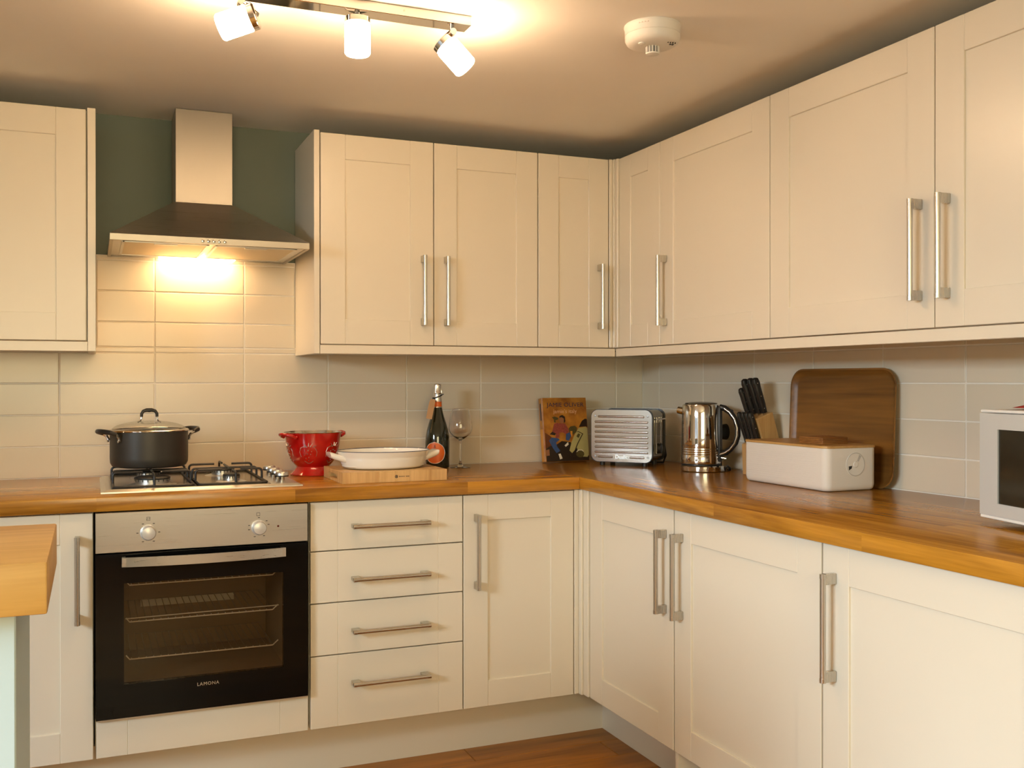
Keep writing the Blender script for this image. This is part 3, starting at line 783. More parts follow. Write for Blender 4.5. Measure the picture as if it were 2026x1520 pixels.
for k in range(6):
    th0 = math.radians(-112 + 60 * k); zc = 0.074; bm = nb(); SC = 1.35
    heart = [(-0.002, 0.019), (-0.010, 0.021), (-0.018, 0.017), (-0.0215, 0.007), (-0.019, -0.006), (-0.012, -0.016), (-0.003, -0.0225), (0.004, -0.022), (0.013, -0.016), (0.020, -0.005), (0.0215, 0.007), (0.017, 0.016)]
    heart = [(a0 * SC, b0 * SC) for a0, b0 in heart]
    for i in range(len(heart) - 1):
        if i in (4, 8): continue
        (a0, b0), (a1, b1) = heart[i], heart[i + 1]
        tube(bm, [cpt(th0 + a0 / 0.085, zc + b0), cpt(th0 + (a0 + a1) / 2 / 0.085, zc + (b0 + b1) / 2), cpt(th0 + a1 / 0.085, zc + b1)], 0.00085, 5)
    for a0, b0 in ((-0.008, 0.008), (0.0, 0.011), (0.008, 0.008), (-0.010, -0.001), (-0.002, 0.002), (0.006, 0.001), (-0.007, -0.009), (0.001, -0.007), (0.0, -0.014)):
        a0 *= SC; b0 *= SC; tube(bm, [cpt(th0 + a0 / 0.085, zc + b0 - 0.0014), cpt(th0 + (a0 + 0.0006) / 0.085, zc + b0 + 0.0014)], 0.0014, 6)
    for a0, b0, a1, b1 in ((-0.004, 0.021, -0.009, 0.027), (0.001, 0.021, 0.002, 0.030), (0.005, 0.020, 0.011, 0.029), (0.012, 0.019, 0.019, 0.023)):
        a0 *= SC; b0 *= SC; a1 *= SC; b1 *= SC; tube(bm, [cpt(th0 + a0 / 0.085, zc + b0), cpt(th0 + a1 / 0.085, zc + b1)], [0.0018, 0.0008], 5)
    obj('strawberry_cutout', bm, SATIN, cb)
for ang in (205, 25):
    rad = Vector((math.cos(math.radians(ang)), math.sin(math.radians(ang)), 0)); tan = Vector((-rad.y, rad.x, 0)); c_ = rad * 0.094
    bm = nb(); up = Vector((0, 0, 1))
    tube(bm, [c_ + tan * 0.036 + up * 0.132, c_ + tan * 0.033 + rad * 0.016 + up * 0.138, c_ + tan * 0.018 + rad * 0.029 + up * 0.142, c_ + rad * 0.032 + up * 0.1435, c_ - tan * 0.018 + rad * 0.029 + up * 0.142, c_ - tan * 0.033 + rad * 0.016 + up * 0.138, c_ - tan * 0.036 + up * 0.132], 0.0056, 10)
    obj('side_handle', bm, RED, t)

# ------------------------------------------------------------------ butcher-block board and casserole dish
t = thing('chopping_board', 'thick beech chopping board of glued blocks under the white dish', 'board', (-1.242, -0.4365, ZW))
xs_ = [-0.173, -0.147, -0.106, -0.055, -0.004, 0.048, 0.100, 0.139, 0.173]
for k in range(8):
    bm = nb()
    if k == 0:
        for y0, y1, z0, z1 in ((-0.1365, 0.1365, 0.0004, 0.009), (-0.1365, 0.1365, 0.024, 0.036), (-0.1365, -0.060, 0.009, 0.024), (0.060, 0.1365, 0.009, 0.024)):
            box(bm, xs_[0], xs_[1], y0, y1, z0, z1)
        box(bm, xs_[1] - 0.008, xs_[1], -0.06, 0.06, 0.009, 0.024)
        bmesh.ops.remove_doubles(bm, verts=bm.verts[:], dist=1e-6)
    else:
        box(bm, xs_[k], xs_[k + 1], -0.1365, 0.1365, 0.0004, 0.036, 0.0007)
    obj('wood_block', bm, BLOCKW, t, smooth=False)
for k, wd_ in enumerate((2.2, 1.5, 1.9, 1.4, 2.0, 1.2, 1.7, 0, 2.1, 1.6, 1.9, 2.2)):      # branded line, too small to read
    if wd_:
        bm = nb(); box(bm, 0.0105 + 0.0029 * k, 0.0105 + 0.0029 * k + wd_ / 1000, -0.1368, -0.1364, 0.0161, 0.0190); obj('branded_mark', bm, SLATE, t, smooth=False)
bm = nb(); lathe(bm, [(0.0036, 0), (0.0052, 0)], 16); 
for k in range(4):
    a_ = PI / 4 * k; tube(bm, [(-0.0045 * math.cos(a_), -0.0045 * math.sin(a_), 0), (0.0045 * math.cos(a_), 0.0045 * math.sin(a_), 0)], 0.0004, 4)
o = obj('maker_emblem', bm, SLATE, t, smooth=False); o.location = (0.002, -0.1368, 0.0175); o.rotation_euler = (PI / 2, 0, 0)

t = thing('casserole_dish', 'white oval ceramic oven dish with a thin navy rim on the wooden board', 'dish', (-1.245, -0.437, ZW + 0.0362))
pr = [(0, 0.0004), (0.120, 0.0004), (0.133, 0.004), (0.1395, 0.009), (0.1385, 0.0135), (0.1432, 0.019), (0.1420, 0.0235), (0.1468, 0.030), (0.1455, 0.0345), (0.1500, 0.042), (0.1545, 0.0545), (0.156, 0.0575), (0.1525, 0.0575), (0.148, 0.050), (0.143, 0.036), (0.133, 0.014), (0.120, 0.008), (0, 0.007)]
bm = nb(); lathe(bm, pr, 72, sx=1.0, sy=0.77); ds = obj('dish_body', bm, WHITECER, t, ang=60)
bm = nb(); tube(bm, [(0.1545 * math.cos(2 * PI * k / 72), 0.77 * 0.1545 * math.sin(2 * PI * k / 72), 0.0580) for k in range(72)], 0.0014, 6, True); obj('rim_line', bm, NAVY, ds)
for s in (-1, 1):
    bm = nb(); q = []
    n = 9
    for k in range(n):
        u = k / (n - 1); q.append((0.136 + 0.048 * u, 0.032 + 0.016 * u, 0.040 - 0.006 * u))
    rings = []
    for x, z, hw_ in q:
        th_ = 0.0110 if x < 0.180 else 0.0080
        pts = rrect(-hw_, hw_, -th_, th_, th_ * 0.9, 3)
        rings.append([bm.verts.new((s * (x + 0.25 * b2), a2, z + b2)) for a2, b2 in pts])
    for A, B_ in zip(rings, rings[1:]):
        for k in range(len(A)): bm.faces.new([A[k], A[(k + 1) % len(A)], B_[(k + 1) % len(A)], B_[k]])
    bm.faces.new(rings[0]); bm.faces.new(list(reversed(rings[-1])))
    obj('side_handle', bm, WHITECER, ds, ang=50)

# ------------------------------------------------------------------ bottle and wine glass
t = thing('wine_bottle', 'dark sparkling wine bottle with orange label, silver neck foil and brown tag', 'bottle', (-0.950, -0.120, ZW))
bm = nb(); lathe(bm, [(0, 0.0004), (0.040, 0.0004), (0.0440, 0.003), (0.0448, 0.010), (0.0455, 0.06), (0.0458, 0.095), (0.0445, 0.118), (0.0405, 0.140), (0.0335, 0.165), (0.0255, 0.190), (0.0190, 0.215), (0.0162, 0.235), (0.0155, 0.248), (0, 0.249)], 40); obj('bottle_body', bm, BOTTLE, t)
bm = nb(); lathe(bm, [(0.0172, 0.228), (0.0163, 0.236), (0.0160, 0.247), (0.0168, 0.247)], 32); obj('neck_label', bm, ORANGE, t)
bm = nb(); lathe(bm, [(0.0180, 0.2255), (0.0172, 0.2285)], 32); lathe(bm, [(0.0168, 0.2472), (0.0160, 0.252), (0.0145, 0.262), (0.0142, 0.275), (0.0160, 0.277), (0.0162, 0.281), (0.0150, 0.283), (0.0150, 0.303), (0.0140, 0.310), (0.009, 0.3128), (0, 0.313)], 32); obj('neck_foil', bm, FOIL, t)
bm = nb()                                          # wire cage on the cork
for k in range(4):
    a_ = PI / 4 + k * PI / 2; tube(bm, [(0.0168 * math.cos(a_), 0.0168 * math.sin(a_), 0.279), (0.0158 * math.cos(a_), 0.0158 * math.sin(a_), 0.303), (0.006 * math.cos(a_), 0.006 * math.sin(a_), 0.314)], 0.0006, 5)
tube(bm, [(0.0170 * math.cos(2 * PI * k / 20), 0.0170 * math.sin(2 * PI * k / 20), 0.279) for k in range(20)], 0.0007, 5, True)
obj('wire_cage', bm, CHROME, t)
bm = nb(); A0 = math.radians(-122); grid = []     # oval label wrapped on the body
for i in range(13):
    row_ = []
    for j in range(9):
        u = -1 + 2 * i / 12; v = -1 + 2 * j / 8; hh = math.sqrt(max(0.0, 1 - u * u))
        th = A0 + u * 0.85; z = 0.058 + v * hh * 0.038 + (0.004 * (1 - abs(u) * 3) if v > 0.9 and abs(u) < 0.33 else 0)
        row_.append(bm.verts.new((0.0462 * math.cos(th), 0.0462 * math.sin(th), z)))
    grid.append(row_)
for i in range(12):
    for j in range(8): bm.faces.new([grid[i][j], grid[i + 1][j], grid[i + 1][j + 1], grid[i][j + 1]])
lb = obj('front_label', bm, ORANGE, t)
bm = nb(); tube(bm, [(0.0465 * math.cos(A0 + 0.86 * math.cos(q)), 0.0465 * math.sin(A0 + 0.86 * math.cos(q)), 0.058 + 0.0385 * math.sin(q)) for q in [2 * PI * k / 40 for k in range(40)]], 0.0009, 5, True); obj('label_border', bm, WHITECER, lb)
bm = nb()
for a_, z_, da, dz in ((-0.04, 0.076, 0.06, 0.012), (0.02, 0.088, 0.06, -0.012)): tube(bm, [(0.0464 * math.cos(A0 + a_), 0.0464 * math.sin(A0 + a_), z_), (0.0464 * math.cos(A0 + a_ + da), 0.0464 * math.sin(A0 + a_ + da), z_ + dz)], 0.0007, 5)
obj('label_emblem', bm, SLATE, lb)
bm = nb(); tube(bm, [(0.0172 * math.cos(q), 0.0172 * math.sin(q), 0.266 + 0.006 * math.cos(q)) for q in [2 * PI * k / 20 for k in range(20)]], 0.0022, 6, True)
tube(bm, [(-0.0165, -0.004, 0.260), (-0.023, -0.012, 0.255), (-0.026, -0.016, 0.250)], 0.002, 6); tube(bm, [(0.0165, -0.003, 0.272), (0.022, -0.006, 0.275)], 0.002, 6); obj('cord', bm, BLACKPL, t)
bm = nb(); prism(bm, [(-0.010, 0.0), (0.010, 0.0), (0.011, -0.014), (0.011, -0.076), (-0.011, -0.076), (-0.011, -0.014), (-0.007, 0.0)], lambda a, b: (a, 0, b), lambda a, b: (a, 0.0006, b))
o = obj('gift_tag', bm, KRAFT, t, smooth=False); o.location = (-0.024, -0.018, 0.256); o.rotation_euler = (math.radians(-18), math.radians(9), math.radians(-26))

t = thing('wine_glass', 'empty stemmed wine glass to the right of the bottle', 'wine glass', (-0.868, -0.145, ZW))
bm = nb()
po = [(0, 0.0005), (0.0375, 0.0005), (0.0385, 0.0012), (0.037, 0.002), (0.022, 0.0042), (0.009, 0.0085), (0.0052, 0.016), (0.0040, 0.026), (0.0036, 0.060), (0.0037, 0.088), (0.0048, 0.0985), (0.0075, 0.1035), (0.018, 0.110), (0.030, 0.119), (0.0395, 0.130), (0.0442, 0.142), (0.0448, 0.150), (0.0425, 0.170), (0.0375, 0.195), (0.0320, 0.216), (0.0300, 0.222)]
pi_ = [(0.0288, 0.222), (0.0308, 0.2155), (0.0363, 0.195), (0.0413, 0.170), (0.0436, 0.150), (0.0429, 0.1425), (0.0382, 0.131), (0.028, 0.1205), (0.014, 0.1115), (0, 0.1085)]
lathe(bm, po + pi_, 40); obj('glass', bm, WINEGLASS, t, ang=60)

# ------------------------------------------------------------------ cookbook leaning on the back wall
t = thing('cookbook', 'amber cookbook propped upright against the tiles left of the toaster', 'book', (-0.499, -0.070, ZW + 0.0008))
t.rotation_euler = (math.radians(-8.0), 0, 0)
COVER = bpy.data.materials.new('printed_cover'); COVER.use_nodes = True
nt = COVER.node_tree; b = nt.nodes['Principled BSDF']; b.inputs['Roughness'].default_value = 0.3
tc = nt.nodes.new('ShaderNodeTexCoord'); nz = nt.nodes.new('ShaderNodeTexNoise'); nz.inputs['Scale'].default_value = 22; nz.inputs['Detail'].default_value = 6
cr = nt.nodes.new('ShaderNodeValToRGB'); cr.color_ramp.elements[0].position = 0.3; cr.color_ramp.elements[0].color = (0.24, 0.075, 0.008, 1); cr.color_ramp.elements[1].position = 0.7; cr.color_ramp.elements[1].color = (0.55, 0.24, 0.03, 1)
nt.links.new(tc.outputs['Object'], nz.inputs['Vector']); nt.links.new(nz.outputs['Fac'], cr.inputs['Fac']); nt.links.new(cr.outputs[0], b.inputs['Base Color'])
BW, BH, BT = 0.196, 0.254, 0.032
bm = nb()
box(bm, 0.003, BW, -BT, -BT + 0.003, 0, BH, 0.0008); box(bm, 0.003, BW, -0.003, 0, 0, BH, 0.0008); box(bm, 0, 0.0035, -BT + 0.001, -0.001, 0, BH, 0.0014)
cv = obj('cover', bm, COVER, t)
bm = nb(); box(bm, 0.004, BW - 0.005, -BT + 0.0032, -0.0032, 0.003, BH - 0.004); obj('pages', bm, PAPER, t, smooth=False)
YF = -BT - 0.0001


def patch(name, poly, m, off=0.0001):
    bm = nb(); prism(bm, poly, lambda a, b: (a, YF - off, b), lambda a, b: (a, YF + 0.0002, b)); return obj(name, bm, m, cv, smooth=False)


def blob(cx, cz, rx, rz, n=14): return [(cx + rx * math.cos(2 * PI * k / n), cz + rz * math.sin(2 * PI * k / n)) for k in range(n)]


INK_D = mat('ink_dark_brown', (0.022, 0.012, 0.006, 1), 0.4); INK_S = mat('ink_plaid_red', (0.27, 0.055, 0.035, 1), 0.5, noise=0.6, nscale=150)
INK_J = mat('ink_denim', (0.035, 0.075, 0.19, 1), 0.5, noise=0.3, nscale=90); INK_K = mat('ink_skin', (0.30, 0.12, 0.045, 1), 0.5)
INK_C = mat('ink_cream_car', (0.42, 0.36, 0.13, 1), 0.5, noise=0.15, nscale=30); INK_N = mat('ink_navy', (0.022, 0.020, 0.055, 1), 0.4); INK_W = mat('ink_pale_orange', (0.70, 0.42, 0.22, 1), 0.5)
INK_SP = mat('ink_spine_orange', (0.60, 0.26, 0.03, 1), 0.4)


def cp_(*pts):                                    # picture coordinates (620 wide, 880 tall, from the top left) to the cover
    return [(0.006 + (px - 95) * (BW - 0.007) / 620, BH - (py - 40) * BH / 882) for px, py in pts]


INK_O = mat('ink_olive', (0.07, 0.055, 0.012, 1), 0.5, noise=0.5, nscale=200); INK_R = mat('ink_rust', (0.13, 0.035, 0.006, 1), 0.5, noise=0.5, nscale=60)
patch('cover_print_wall', cp_((97, 520), (160, 560), (250, 640), (250, 720), (97, 740)), INK_R, 0.00015)
patch('cover_print_ground', cp_((97, 919), (97, 745), (160, 705), (250, 690), (330, 640), (460, 660), (470, 780), (713, 850), (713, 919)), INK_D, 0.0002)
patch('cover_print_crate', cp_((97, 760), (145, 750), (145, 835), (100, 840)), INK_K, 0.0003)
patch('cover_print_bush', cp_((440, 470), (470, 440), (530, 432), (562, 460), (552, 520), (500, 555), (450, 520)), INK_O, 0.0003)
patch('cover_print_leaves', cp_((210, 310), (250, 300), (300, 320), (290, 345), (255, 350), (262, 385), (235, 380), (238, 345)), INK_O, 0.0003)
patch('cover_print_car', cp_((432, 775), (470, 660), (520, 560), (585, 465), (690, 450), (713, 470), (713, 835), (690, 870), (560, 858), (490, 830)), INK_C, 0.0004)
patch('cover_print_roof', cp_((590, 452), (640, 365), (690, 335), (713, 345), (713, 455), (690, 445)), INK_D, 0.0005)
patch('cover_print_stripe', cp_((545, 522), (575, 508), (648, 545), (560, 690), (515, 790), (505, 780), (548, 685), (632, 548), (575, 519)), INK_D, 0.0006)
patch('cover_print_vent', cp_((545, 580), (575, 540), (605, 555), (575, 605)), INK_O, 0.0006)
patch('cover_print_shadow', cp_((440, 840), (500, 780), (545, 740), (560, 860), (500, 870)), INK_D, 0.0006)
patch('cover_print_lamp', blob(*cp_((585, 825))[0], 0.018, 0.014), INK_O, 0.0007)
patch('cover_print_lamp_rim', cp_((530, 795), (560, 768), (615, 766), (640, 790), (634, 796), (610, 775), (565, 777), (536, 800)), PAPER, 0.0008)
patch('cover_print_shirt', cp_((235, 400), (270, 388), (320, 395), (390, 400), (425, 450), (442, 510), (400, 550), (350, 520), (300, 525), (300, 590), (240, 600), (255, 540), (200, 510)), INK_S, 0.0005)
patch('cover_print_arm', cp_((160, 545), (200, 510), (255, 535), (235, 560)), INK_D, 0.0006)
patch('cover_print_glass', cp_((462, 505), (492, 505), (488, 560), (478, 590), (468, 560)), INK_SP, 0.0006)
patch('cover_print_jeans', cp_((146, 632), (190, 588), (280, 602), (302, 622), (245, 660), (262, 720), (300, 775), (245, 805), (200, 740)), INK_J, 0.0007)
patch('cover_print_jeans', cp_((398, 545), (450, 520), (470, 570), (432, 640), (388, 625)), INK_J, 0.0007)
patch('cover_print_shoe', cp_((270, 818), (302, 812), (326, 880), (290, 892)), PAPER, 0.0007)
patch('cover_print_shoe', cp_((366, 702), (420, 655), (426, 692), (382, 722)), PAPER, 0.0007)
patch('cover_print_face', blob(*cp_((345, 345))[0], 0.0105, 0.0150), INK_K, 0.0008)
patch('cover_print_hair', cp_((312, 320), (322, 292), (360, 280), (395, 305), (398, 370), (375, 395), (380, 330), (345, 310)), INK_D, 0.0009)
text('title_author', 'JAMIE OLIVER', 0.0240, INK_N, cv, (0.103, YF - 0.0001, BH - 0.029), ext=0.0001, sx=1.13)
text('title', "jamie's italy", 0.0225, INK_W, cv, (0.100, YF - 0.0001, BH - 0.055), ext=0.0001)
bm = nb(); box(bm, -0.0003, 0.0005, -BT + 0.004, -0.004, 0.003, 0.130); obj('spine_band', bm, INK_SP, cv, smooth=False)
bm = nb(); box(bm, -0.0004, 0.0005, -BT + 0.010, -0.012, 0.165, 0.232); obj('spine_title', bm, INK_N, cv, smooth=False)

# ------------------------------------------------------------------ toaster
t = thing('toaster', 'polished steel two-slot toaster with horizontal ribs in the worktop corner', 'toaster', (-0.286, -0.330, ZW), math.radians(-48.5))
TW, TH0, TH1, TD = 0.123, 0.014, 0.2155, 0.165
bm = nb(); prism(bm, rrect(-TW + 0.004, TW - 0.004, TH0 + 0.003, TH1 - 0.003, 0.026), lambda a, b: (a, 0.012, b), lambda a, b: (a, TD - 0.012, b)); obj('shell', bm, mat('dark_chrome', (0.30, 0.27, 0.22, 1), 0.16, 1.0), t)
for y0, y1 in ((0.0, 0.012), (TD - 0.012, TD)):
    bm = nb(); prism(bm, rrect(-TW, TW, TH0, TH1, 0.028), lambda a, b: (a, y0 + 0.0015, b), lambda a, b: (a, y1, b)); sp = obj('end_casting', bm, BLACKPL, t)
bm = nb(); prism(bm, rrect(-TW + 0.002, TW - 0.002, TH0 + 0.002, TH1 - 0.002, 0.027), lambda a, b: (a, -0.0005, b), lambda a, b: (a, 0.003, b)); fp = obj('front_plate', bm, POLISHED, t)


def rib(x0, x1, z):
    bm = nb(); r = 0.0042; n = 6
    tube(bm, [(x0, -0.0005, z), (x0 + 0.002, -0.0005, z), (x1 - 0.002, -0.0005, z), (x1, -0.0005, z)], [0.0022, r, r, 0.0022], 12); obj('rib', bm, POLISHED, fp)


rib(-0.094, 0.092, 0.188)
for k in range(7): rib(-0.107, 0.107, 0.168 - 0.0192 * k)
rib(-0.094, -0.034, 0.034); rib(0.034, 0.092, 0.034)
text('brand_lettering', 'Dualit', 0.0200, SATIN, fp, (0.0, -0.0012, 0.0345), ext=0.0010, bold=0.0006)
for x, z in ((-0.105, 0.190), (0.105, 0.190), (-0.105, 0.036), (0.105, 0.036)):
    bm = nb(); lathe(bm, [(0, 0), (0.0042, 0), (0.0034, 0.002), (0, 0.0024)], 14); o = obj('screw', bm, mat('screw_steel', (0.30, 0.28, 0.25, 1), 0.3, 1.0) if 'screw_steel' not in MATS else MATS['screw_steel'], fp); o.location = (x, -0.0005, z); o.rotation_euler = (PI / 2, 0, 0)
for y in (0.050, 0.105):
    bm = nb(); box(bm, -0.085, 0.085, y - 0.013, y + 0.013, TH1 - 0.004, TH1 - 0.0022); obj('bread_slot', bm, BLACKPL, t, smooth=False)
bm = nb()
for x in (-0.085, 0.085):
    for y in (0.025, TD - 0.025): lathe(bm, [(0, 0.0004), (0.010, 0.0004), (0.010, 0.016), (0, 0.016)], 14, x, y)
obj('feet', bm, BLACKPL, t)
bm = nb(); box(bm, TW - 0.005, TW - 0.001, 0.040, 0.125, 0.045, 0.165, 0.001); ep = obj('control_plate', bm, mat('smoked_chrome', (0.20, 0.18, 0.14, 1), 0.12, 1.0), t)
bm = nb()
for y in (0.055, 0.110): tube(bm, [(TW, y, 0.048), (TW, y, 0.185)], 0.0015, 6)
obj('guide_rail', bm, CHROME, ep)
bm = nb(); tube(bm, [(TW + 0.008, 0.030, 0.178), (TW + 0.008, 0.135, 0.178)], 0.0028, 8); tube(bm, [(TW + 0.002, 0.060, 0.178), (TW + 0.008, 0.060, 0.178)], 0.003, 8); tube(bm, [(TW + 0.002, 0.105, 0.178), (TW + 0.008, 0.105, 0.178)], 0.003, 8); obj('lift_lever', bm, CHROME, t)
bm = nb(); lathe(bm, [(0, 0), (0.020, 0), (0.018, 0.012), (0.010, 0.015), (0, 0.015)], 20); o = obj('timer_dial', bm, BLACKPL, t); o.location = (TW - 0.002, 0.082, 0.066); o.rotation_euler = (0, PI / 2, 0)
bm = nb(); tube(bm, [(0.05, TD - 0.005, 0.028), (0.07, TD + 0.014, 0.030), (0.10, TD + 0.020, 0.058), (0.115, TD + 0.012, 0.085), (0.120, TD - 0.002, 0.070), (0.124, TD + 0.003, 0.035), (0.11, TD + 0.015, 0.005), (0.05, TD + 0.012, 0.0045)], 0.0042, 8); obj('power_cord', bm, BLACKPL, t)

# ------------------------------------------------------------------ kettle
t = thing('kettle', 'polished chrome jug kettle with an arched handle on its round base', 'kettle', (-0.115, -0.612, ZW), math.atan2(-0.8, 0.6))
bm = nb(); lathe(bm, [(0, 0.0004), (0.076, 0.0004), (0.0795, 0.003), (0.0795, 0.019), (0.076, 0.022), (0, 0.022)], 48, 0.008, 0); obj('power_base', bm, CHROME, t)
bm = nb(); lathe(bm, [(0.070, 0.022), (0.072, 0.023), (0.072, 0.0275), (0.070, 0.0285)], 48); obj('base_seam', bm, BLACKPL, t)
pr = [(0, 0.0285), (0.0705, 0.0285), (0.0710, 0.031)]
for z in (0.060, 0.068, 0.076, 0.084): pr += [(0.0708, z - 0.003), (0.0700, z - 0.001), (0.0700, z + 0.001), (0.0706, z + 0.003)]
pr += [(0.0695, 0.12), (0.0685, 0.18), (0.0675, 0.232), (0.0655, 0.2385), (0.060, 0.241), (0, 0.241)]
bm = nb(); lathe(bm, pr, 64); kb = obj('jug', bm, CHROME, t)
bm = nb(); lathe(bm, [(0.058, 0.2412), (0.0565, 0.2445), (0.040, 0.2475), (0, 0.249)], 40); obj('lid', bm, mat('dark_lid', (0.10, 0.085, 0.06, 1), 0.2, 0.6), t)
bm = nb(); tube(bm, [(-0.060, 0, 0.213), (-0.074, 0, 0.2155), (-0.088, 0, 0.218)], [0.014, 0.0135, 0.0125], 20); obj('spout', bm, CHROME, kb)
bm = nb(); box(bm, 0.0655, 0.076, -0.013, 0.013, 0.035, 0.232, 0.004, 2); obj('gauge_spine', bm, BLACKPL, t)
arcp = [(0.070, 0.230), (0.088, 0.226), (0.108, 0.212), (0.126, 0.188), (0.1355, 0.158), (0.1355, 0.130), (0.127, 0.104), (0.110, 0.082), (0.092, 0.069), (0.072, 0.062)]
bm = nb(); tube(bm, [(x, 0, z) for x, z in arcp], [0.011, 0.011, 0.0105, 0.010, 0.010, 0.010, 0.010, 0.010, 0.0105, 0.011], 14); hd_ = obj('handle', bm, BLACKPL, t, ang=60)
for s in (-1, 1):
    bm = nb(); tube(bm, [(x + 0.0005, s * 0.0088, z) for x, z in arcp[1:]], 0.0040, 10); obj('handle_strip', bm, CHROME, hd_, ang=60)
bm = nb(); box(bm, 0.100, 0.118, -0.007, 0.007, 0.212, 0.222, 0.003); o = obj('lid_button', bm, BLACKPL, hd_)
bm = nb(); tube(bm, [(0.072, 0, 0.050), (0.094, 0, 0.0475)], [0.006, 0.0045], 12); obj('power_switch', bm, CHROME, t)
bm = nb(); tube(bm, [(0.080, 0.01, 0.010), (0.094, 0.014, 0.020), (0.100, 0.02, 0.012), (0.096, 0.03, 0.0048), (0.085, 0.045, 0.0046)], 0.0042, 8); obj('power_cord', bm, BLACKPL, t)
tp = [(-0.0715 * math.cos(a_), 0.0715 * math.sin(a_)) for a_ in (0.0,)]
o = text('brand_lettering', 'Dualit', 0.020, SATIN, kb, (0, 0, 0), ext=0.0006, bold=0.0005)
# wrap the raised lettering round the jug on the side that faces the room
fa = math.atan2(-0.9, -0.44) - math.atan2(-0.8, 0.6)
for v in o.data.vertices:
    th = fa - 0.12 + v.co.x / 0.0706; r = 0.0706 + v.co.z
    v.co = Vector((r * math.cos(th), r * math.sin(th), 0.044 + v.co.y))
o.rotation_euler = (0, 0, 0)
# wall plug behind the kettle
pw = 0.561
d_ = Vector((math.sin(SPL), -math.cos(SPL), 0))
t = thing('power_plug', 'black power plug on the tiles behind the kettle handle', 'plug', (d_.x * pw, d_.y * pw, 1.046), -PI / 2 + SPL)
bm = nb(); prism(bm, blob(0, 0, 0.021, 0.030, 20), lambda a, b: (a, -0.001, b), lambda a, b: (a * 0.8, -0.036, b * 0.85)); obj('plug_body', bm, BLACKPL, t, ang=50)
bm = nb(); tube(bm, [(0, -0.024, -0.022), (0.001, -0.026, -0.045), (-0.004, -0.022, -0.080), (-0.008, -0.018, -0.128)], 0.0038, 8); obj('plug_cord', bm, BLACKPL, t)

# ------------------------------------------------------------------ knife block and knives
t = thing('knife_block', 'beech knife block leaning towards the room behind the white bread bin', 'knife block', (0, -0.835, ZW))
bm = nb(); kp = [(-0.062, 0.0004), (0.034, 0.0004), (0.034, 0.085), (-0.007, 0.218), (-0.069, 0.195), (-0.041, 0.113), (-0.066, 0.106)]
prism(bm, kp, lambda a, b: (a, -0.047, b), lambda a, b: (a, 0.047, b))
bmesh.ops.bevel(bm, geom=bm.edges[:], offset=0.0015, segments=1, profile=0.5, affect='EDGES'); obj('block', bm, BEECH, t)


def knife(y, x, z, ln, label, wd_=0.011, th_=0.0075):
    k = thing('kitchen_knife', label, 'knife', (x, -0.835 + y, ZW + z), 0, 'knives in the knife block')
    k.rotation_euler = (0, math.radians(-18), 0)
    prof2 = [(-wd_ * 0.75, 0.001), (wd_ * 0.75, 0.001), (wd_ * 0.85, ln * 0.25), (wd_ * 0.80, ln * 0.6), (wd_ * 1.0, ln * 0.85), (wd_ * 0.7, ln * 0.97), (0, ln), (-wd_ * 0.9, ln * 0.97), (-wd_ * 1.25, ln * 0.86), (-wd_ * 0.95, ln * 0.6), (-wd_ * 0.8, ln * 0.25)]
    bm = nb(); prism(bm, prof2, lambda a, b: (a, -th_, b), lambda a, b: (a, th_, b)); bmesh.ops.bevel(bm, geom=bm.edges[:], offset=0.0022, segments=2, profile=0.5, affect='EDGES')
    h = obj('knife_handle', bm, BLACKPL, k, ang=50)
    bm = nb()
    for q in (0.14, 0.48, 0.84): tube(bm, [(0, -th_ - 0.0004, ln * q), (0, th_ + 0.0004, ln * q)], 0.0019, 8)
    obj('rivet', bm, SATIN, h)
    bm = nb(); box(bm, -wd_ * 0.6, wd_ * 0.6, -0.001, 0.001, -0.030, 0.0012); obj('blade', bm, POLISHED, k, smooth=False)


knife(-0.032, -0.030, 0.2135, 0.128, 'tall black-handled knife in the upper row of the block, nearest the tray')
knife(-0.010, -0.034, 0.2125, 0.128, 'tall black-handled knife in the middle of the upper row of the block')
knife(0.011, -0.042, 0.2095, 0.128, 'third tall black-handled knife from the tray in the upper row of the block')
knife(0.033, -0.048, 0.2070, 0.098, 'shorter black-handled knife at the kettle end of the upper row of the block', 0.0095)
for j, (yy, lab) in enumerate(((-0.032, 'small black steak knife of the lower row nearest the tray'), (-0.012, 'second small black steak knife of the lower row from the tray'), (0.010, 'third small black steak knife of the lower row from the tray'), (0.032, 'small black steak knife of the lower row nearest the kettle'))):
    knife(yy, -0.0535, 0.1115, 0.112, lab, 0.0082, 0.0062)

# ------------------------------------------------------------------ bread bin, coasters, tray
t = thing('bread_bin', 'white bread bin with rounded corners, a round dial and a bamboo lid', 'bread bin', (-0.0830, -1.153, ZW), -PI / 2)
# local x runs along the long side towards the room, local -y faces the room
LX, LY, LH = 0.2005, 0.0955, 0.126
bm = nb()
rings = []
for z, ins, r in ((0.0006, 0.010, 0.018), (0.003, 0.005, 0.020), (0.009, 0.002, 0.022), (0.018, 0.0, 0.024), (LH, 0.0, 0.024), (LH, 0.004, 0.020), (0.02, 0.004, 0.020)):
    rings.append([bm.verts.new((a, b, z)) for a, b in rrect(-LX + ins, LX - ins, -LY + ins, LY - ins, r)])
for A, B_ in zip(rings, rings[1:]):
    for k in range(len(A)): bm.faces.new([A[k], A[(k + 1) % len(A)], B_[(k + 1) % len(A)], B_[k]])
bm.faces.new(list(reversed(rings[0]))); bm.faces.new(rings[-1])
bb = obj('bin_body', bm, MELAMINE, t, ang=50)
bm = nb()
for k in range(15): tube(bm, [(-LX + 0.022, -LY - 0.0001, 0.026 + 0.0066 * k), (LX - 0.045, -LY - 0.0001, 0.026 + 0.0066 * k)], 0.0006, 5)
obj('side_ribs', bm, MELAMINE, bb)
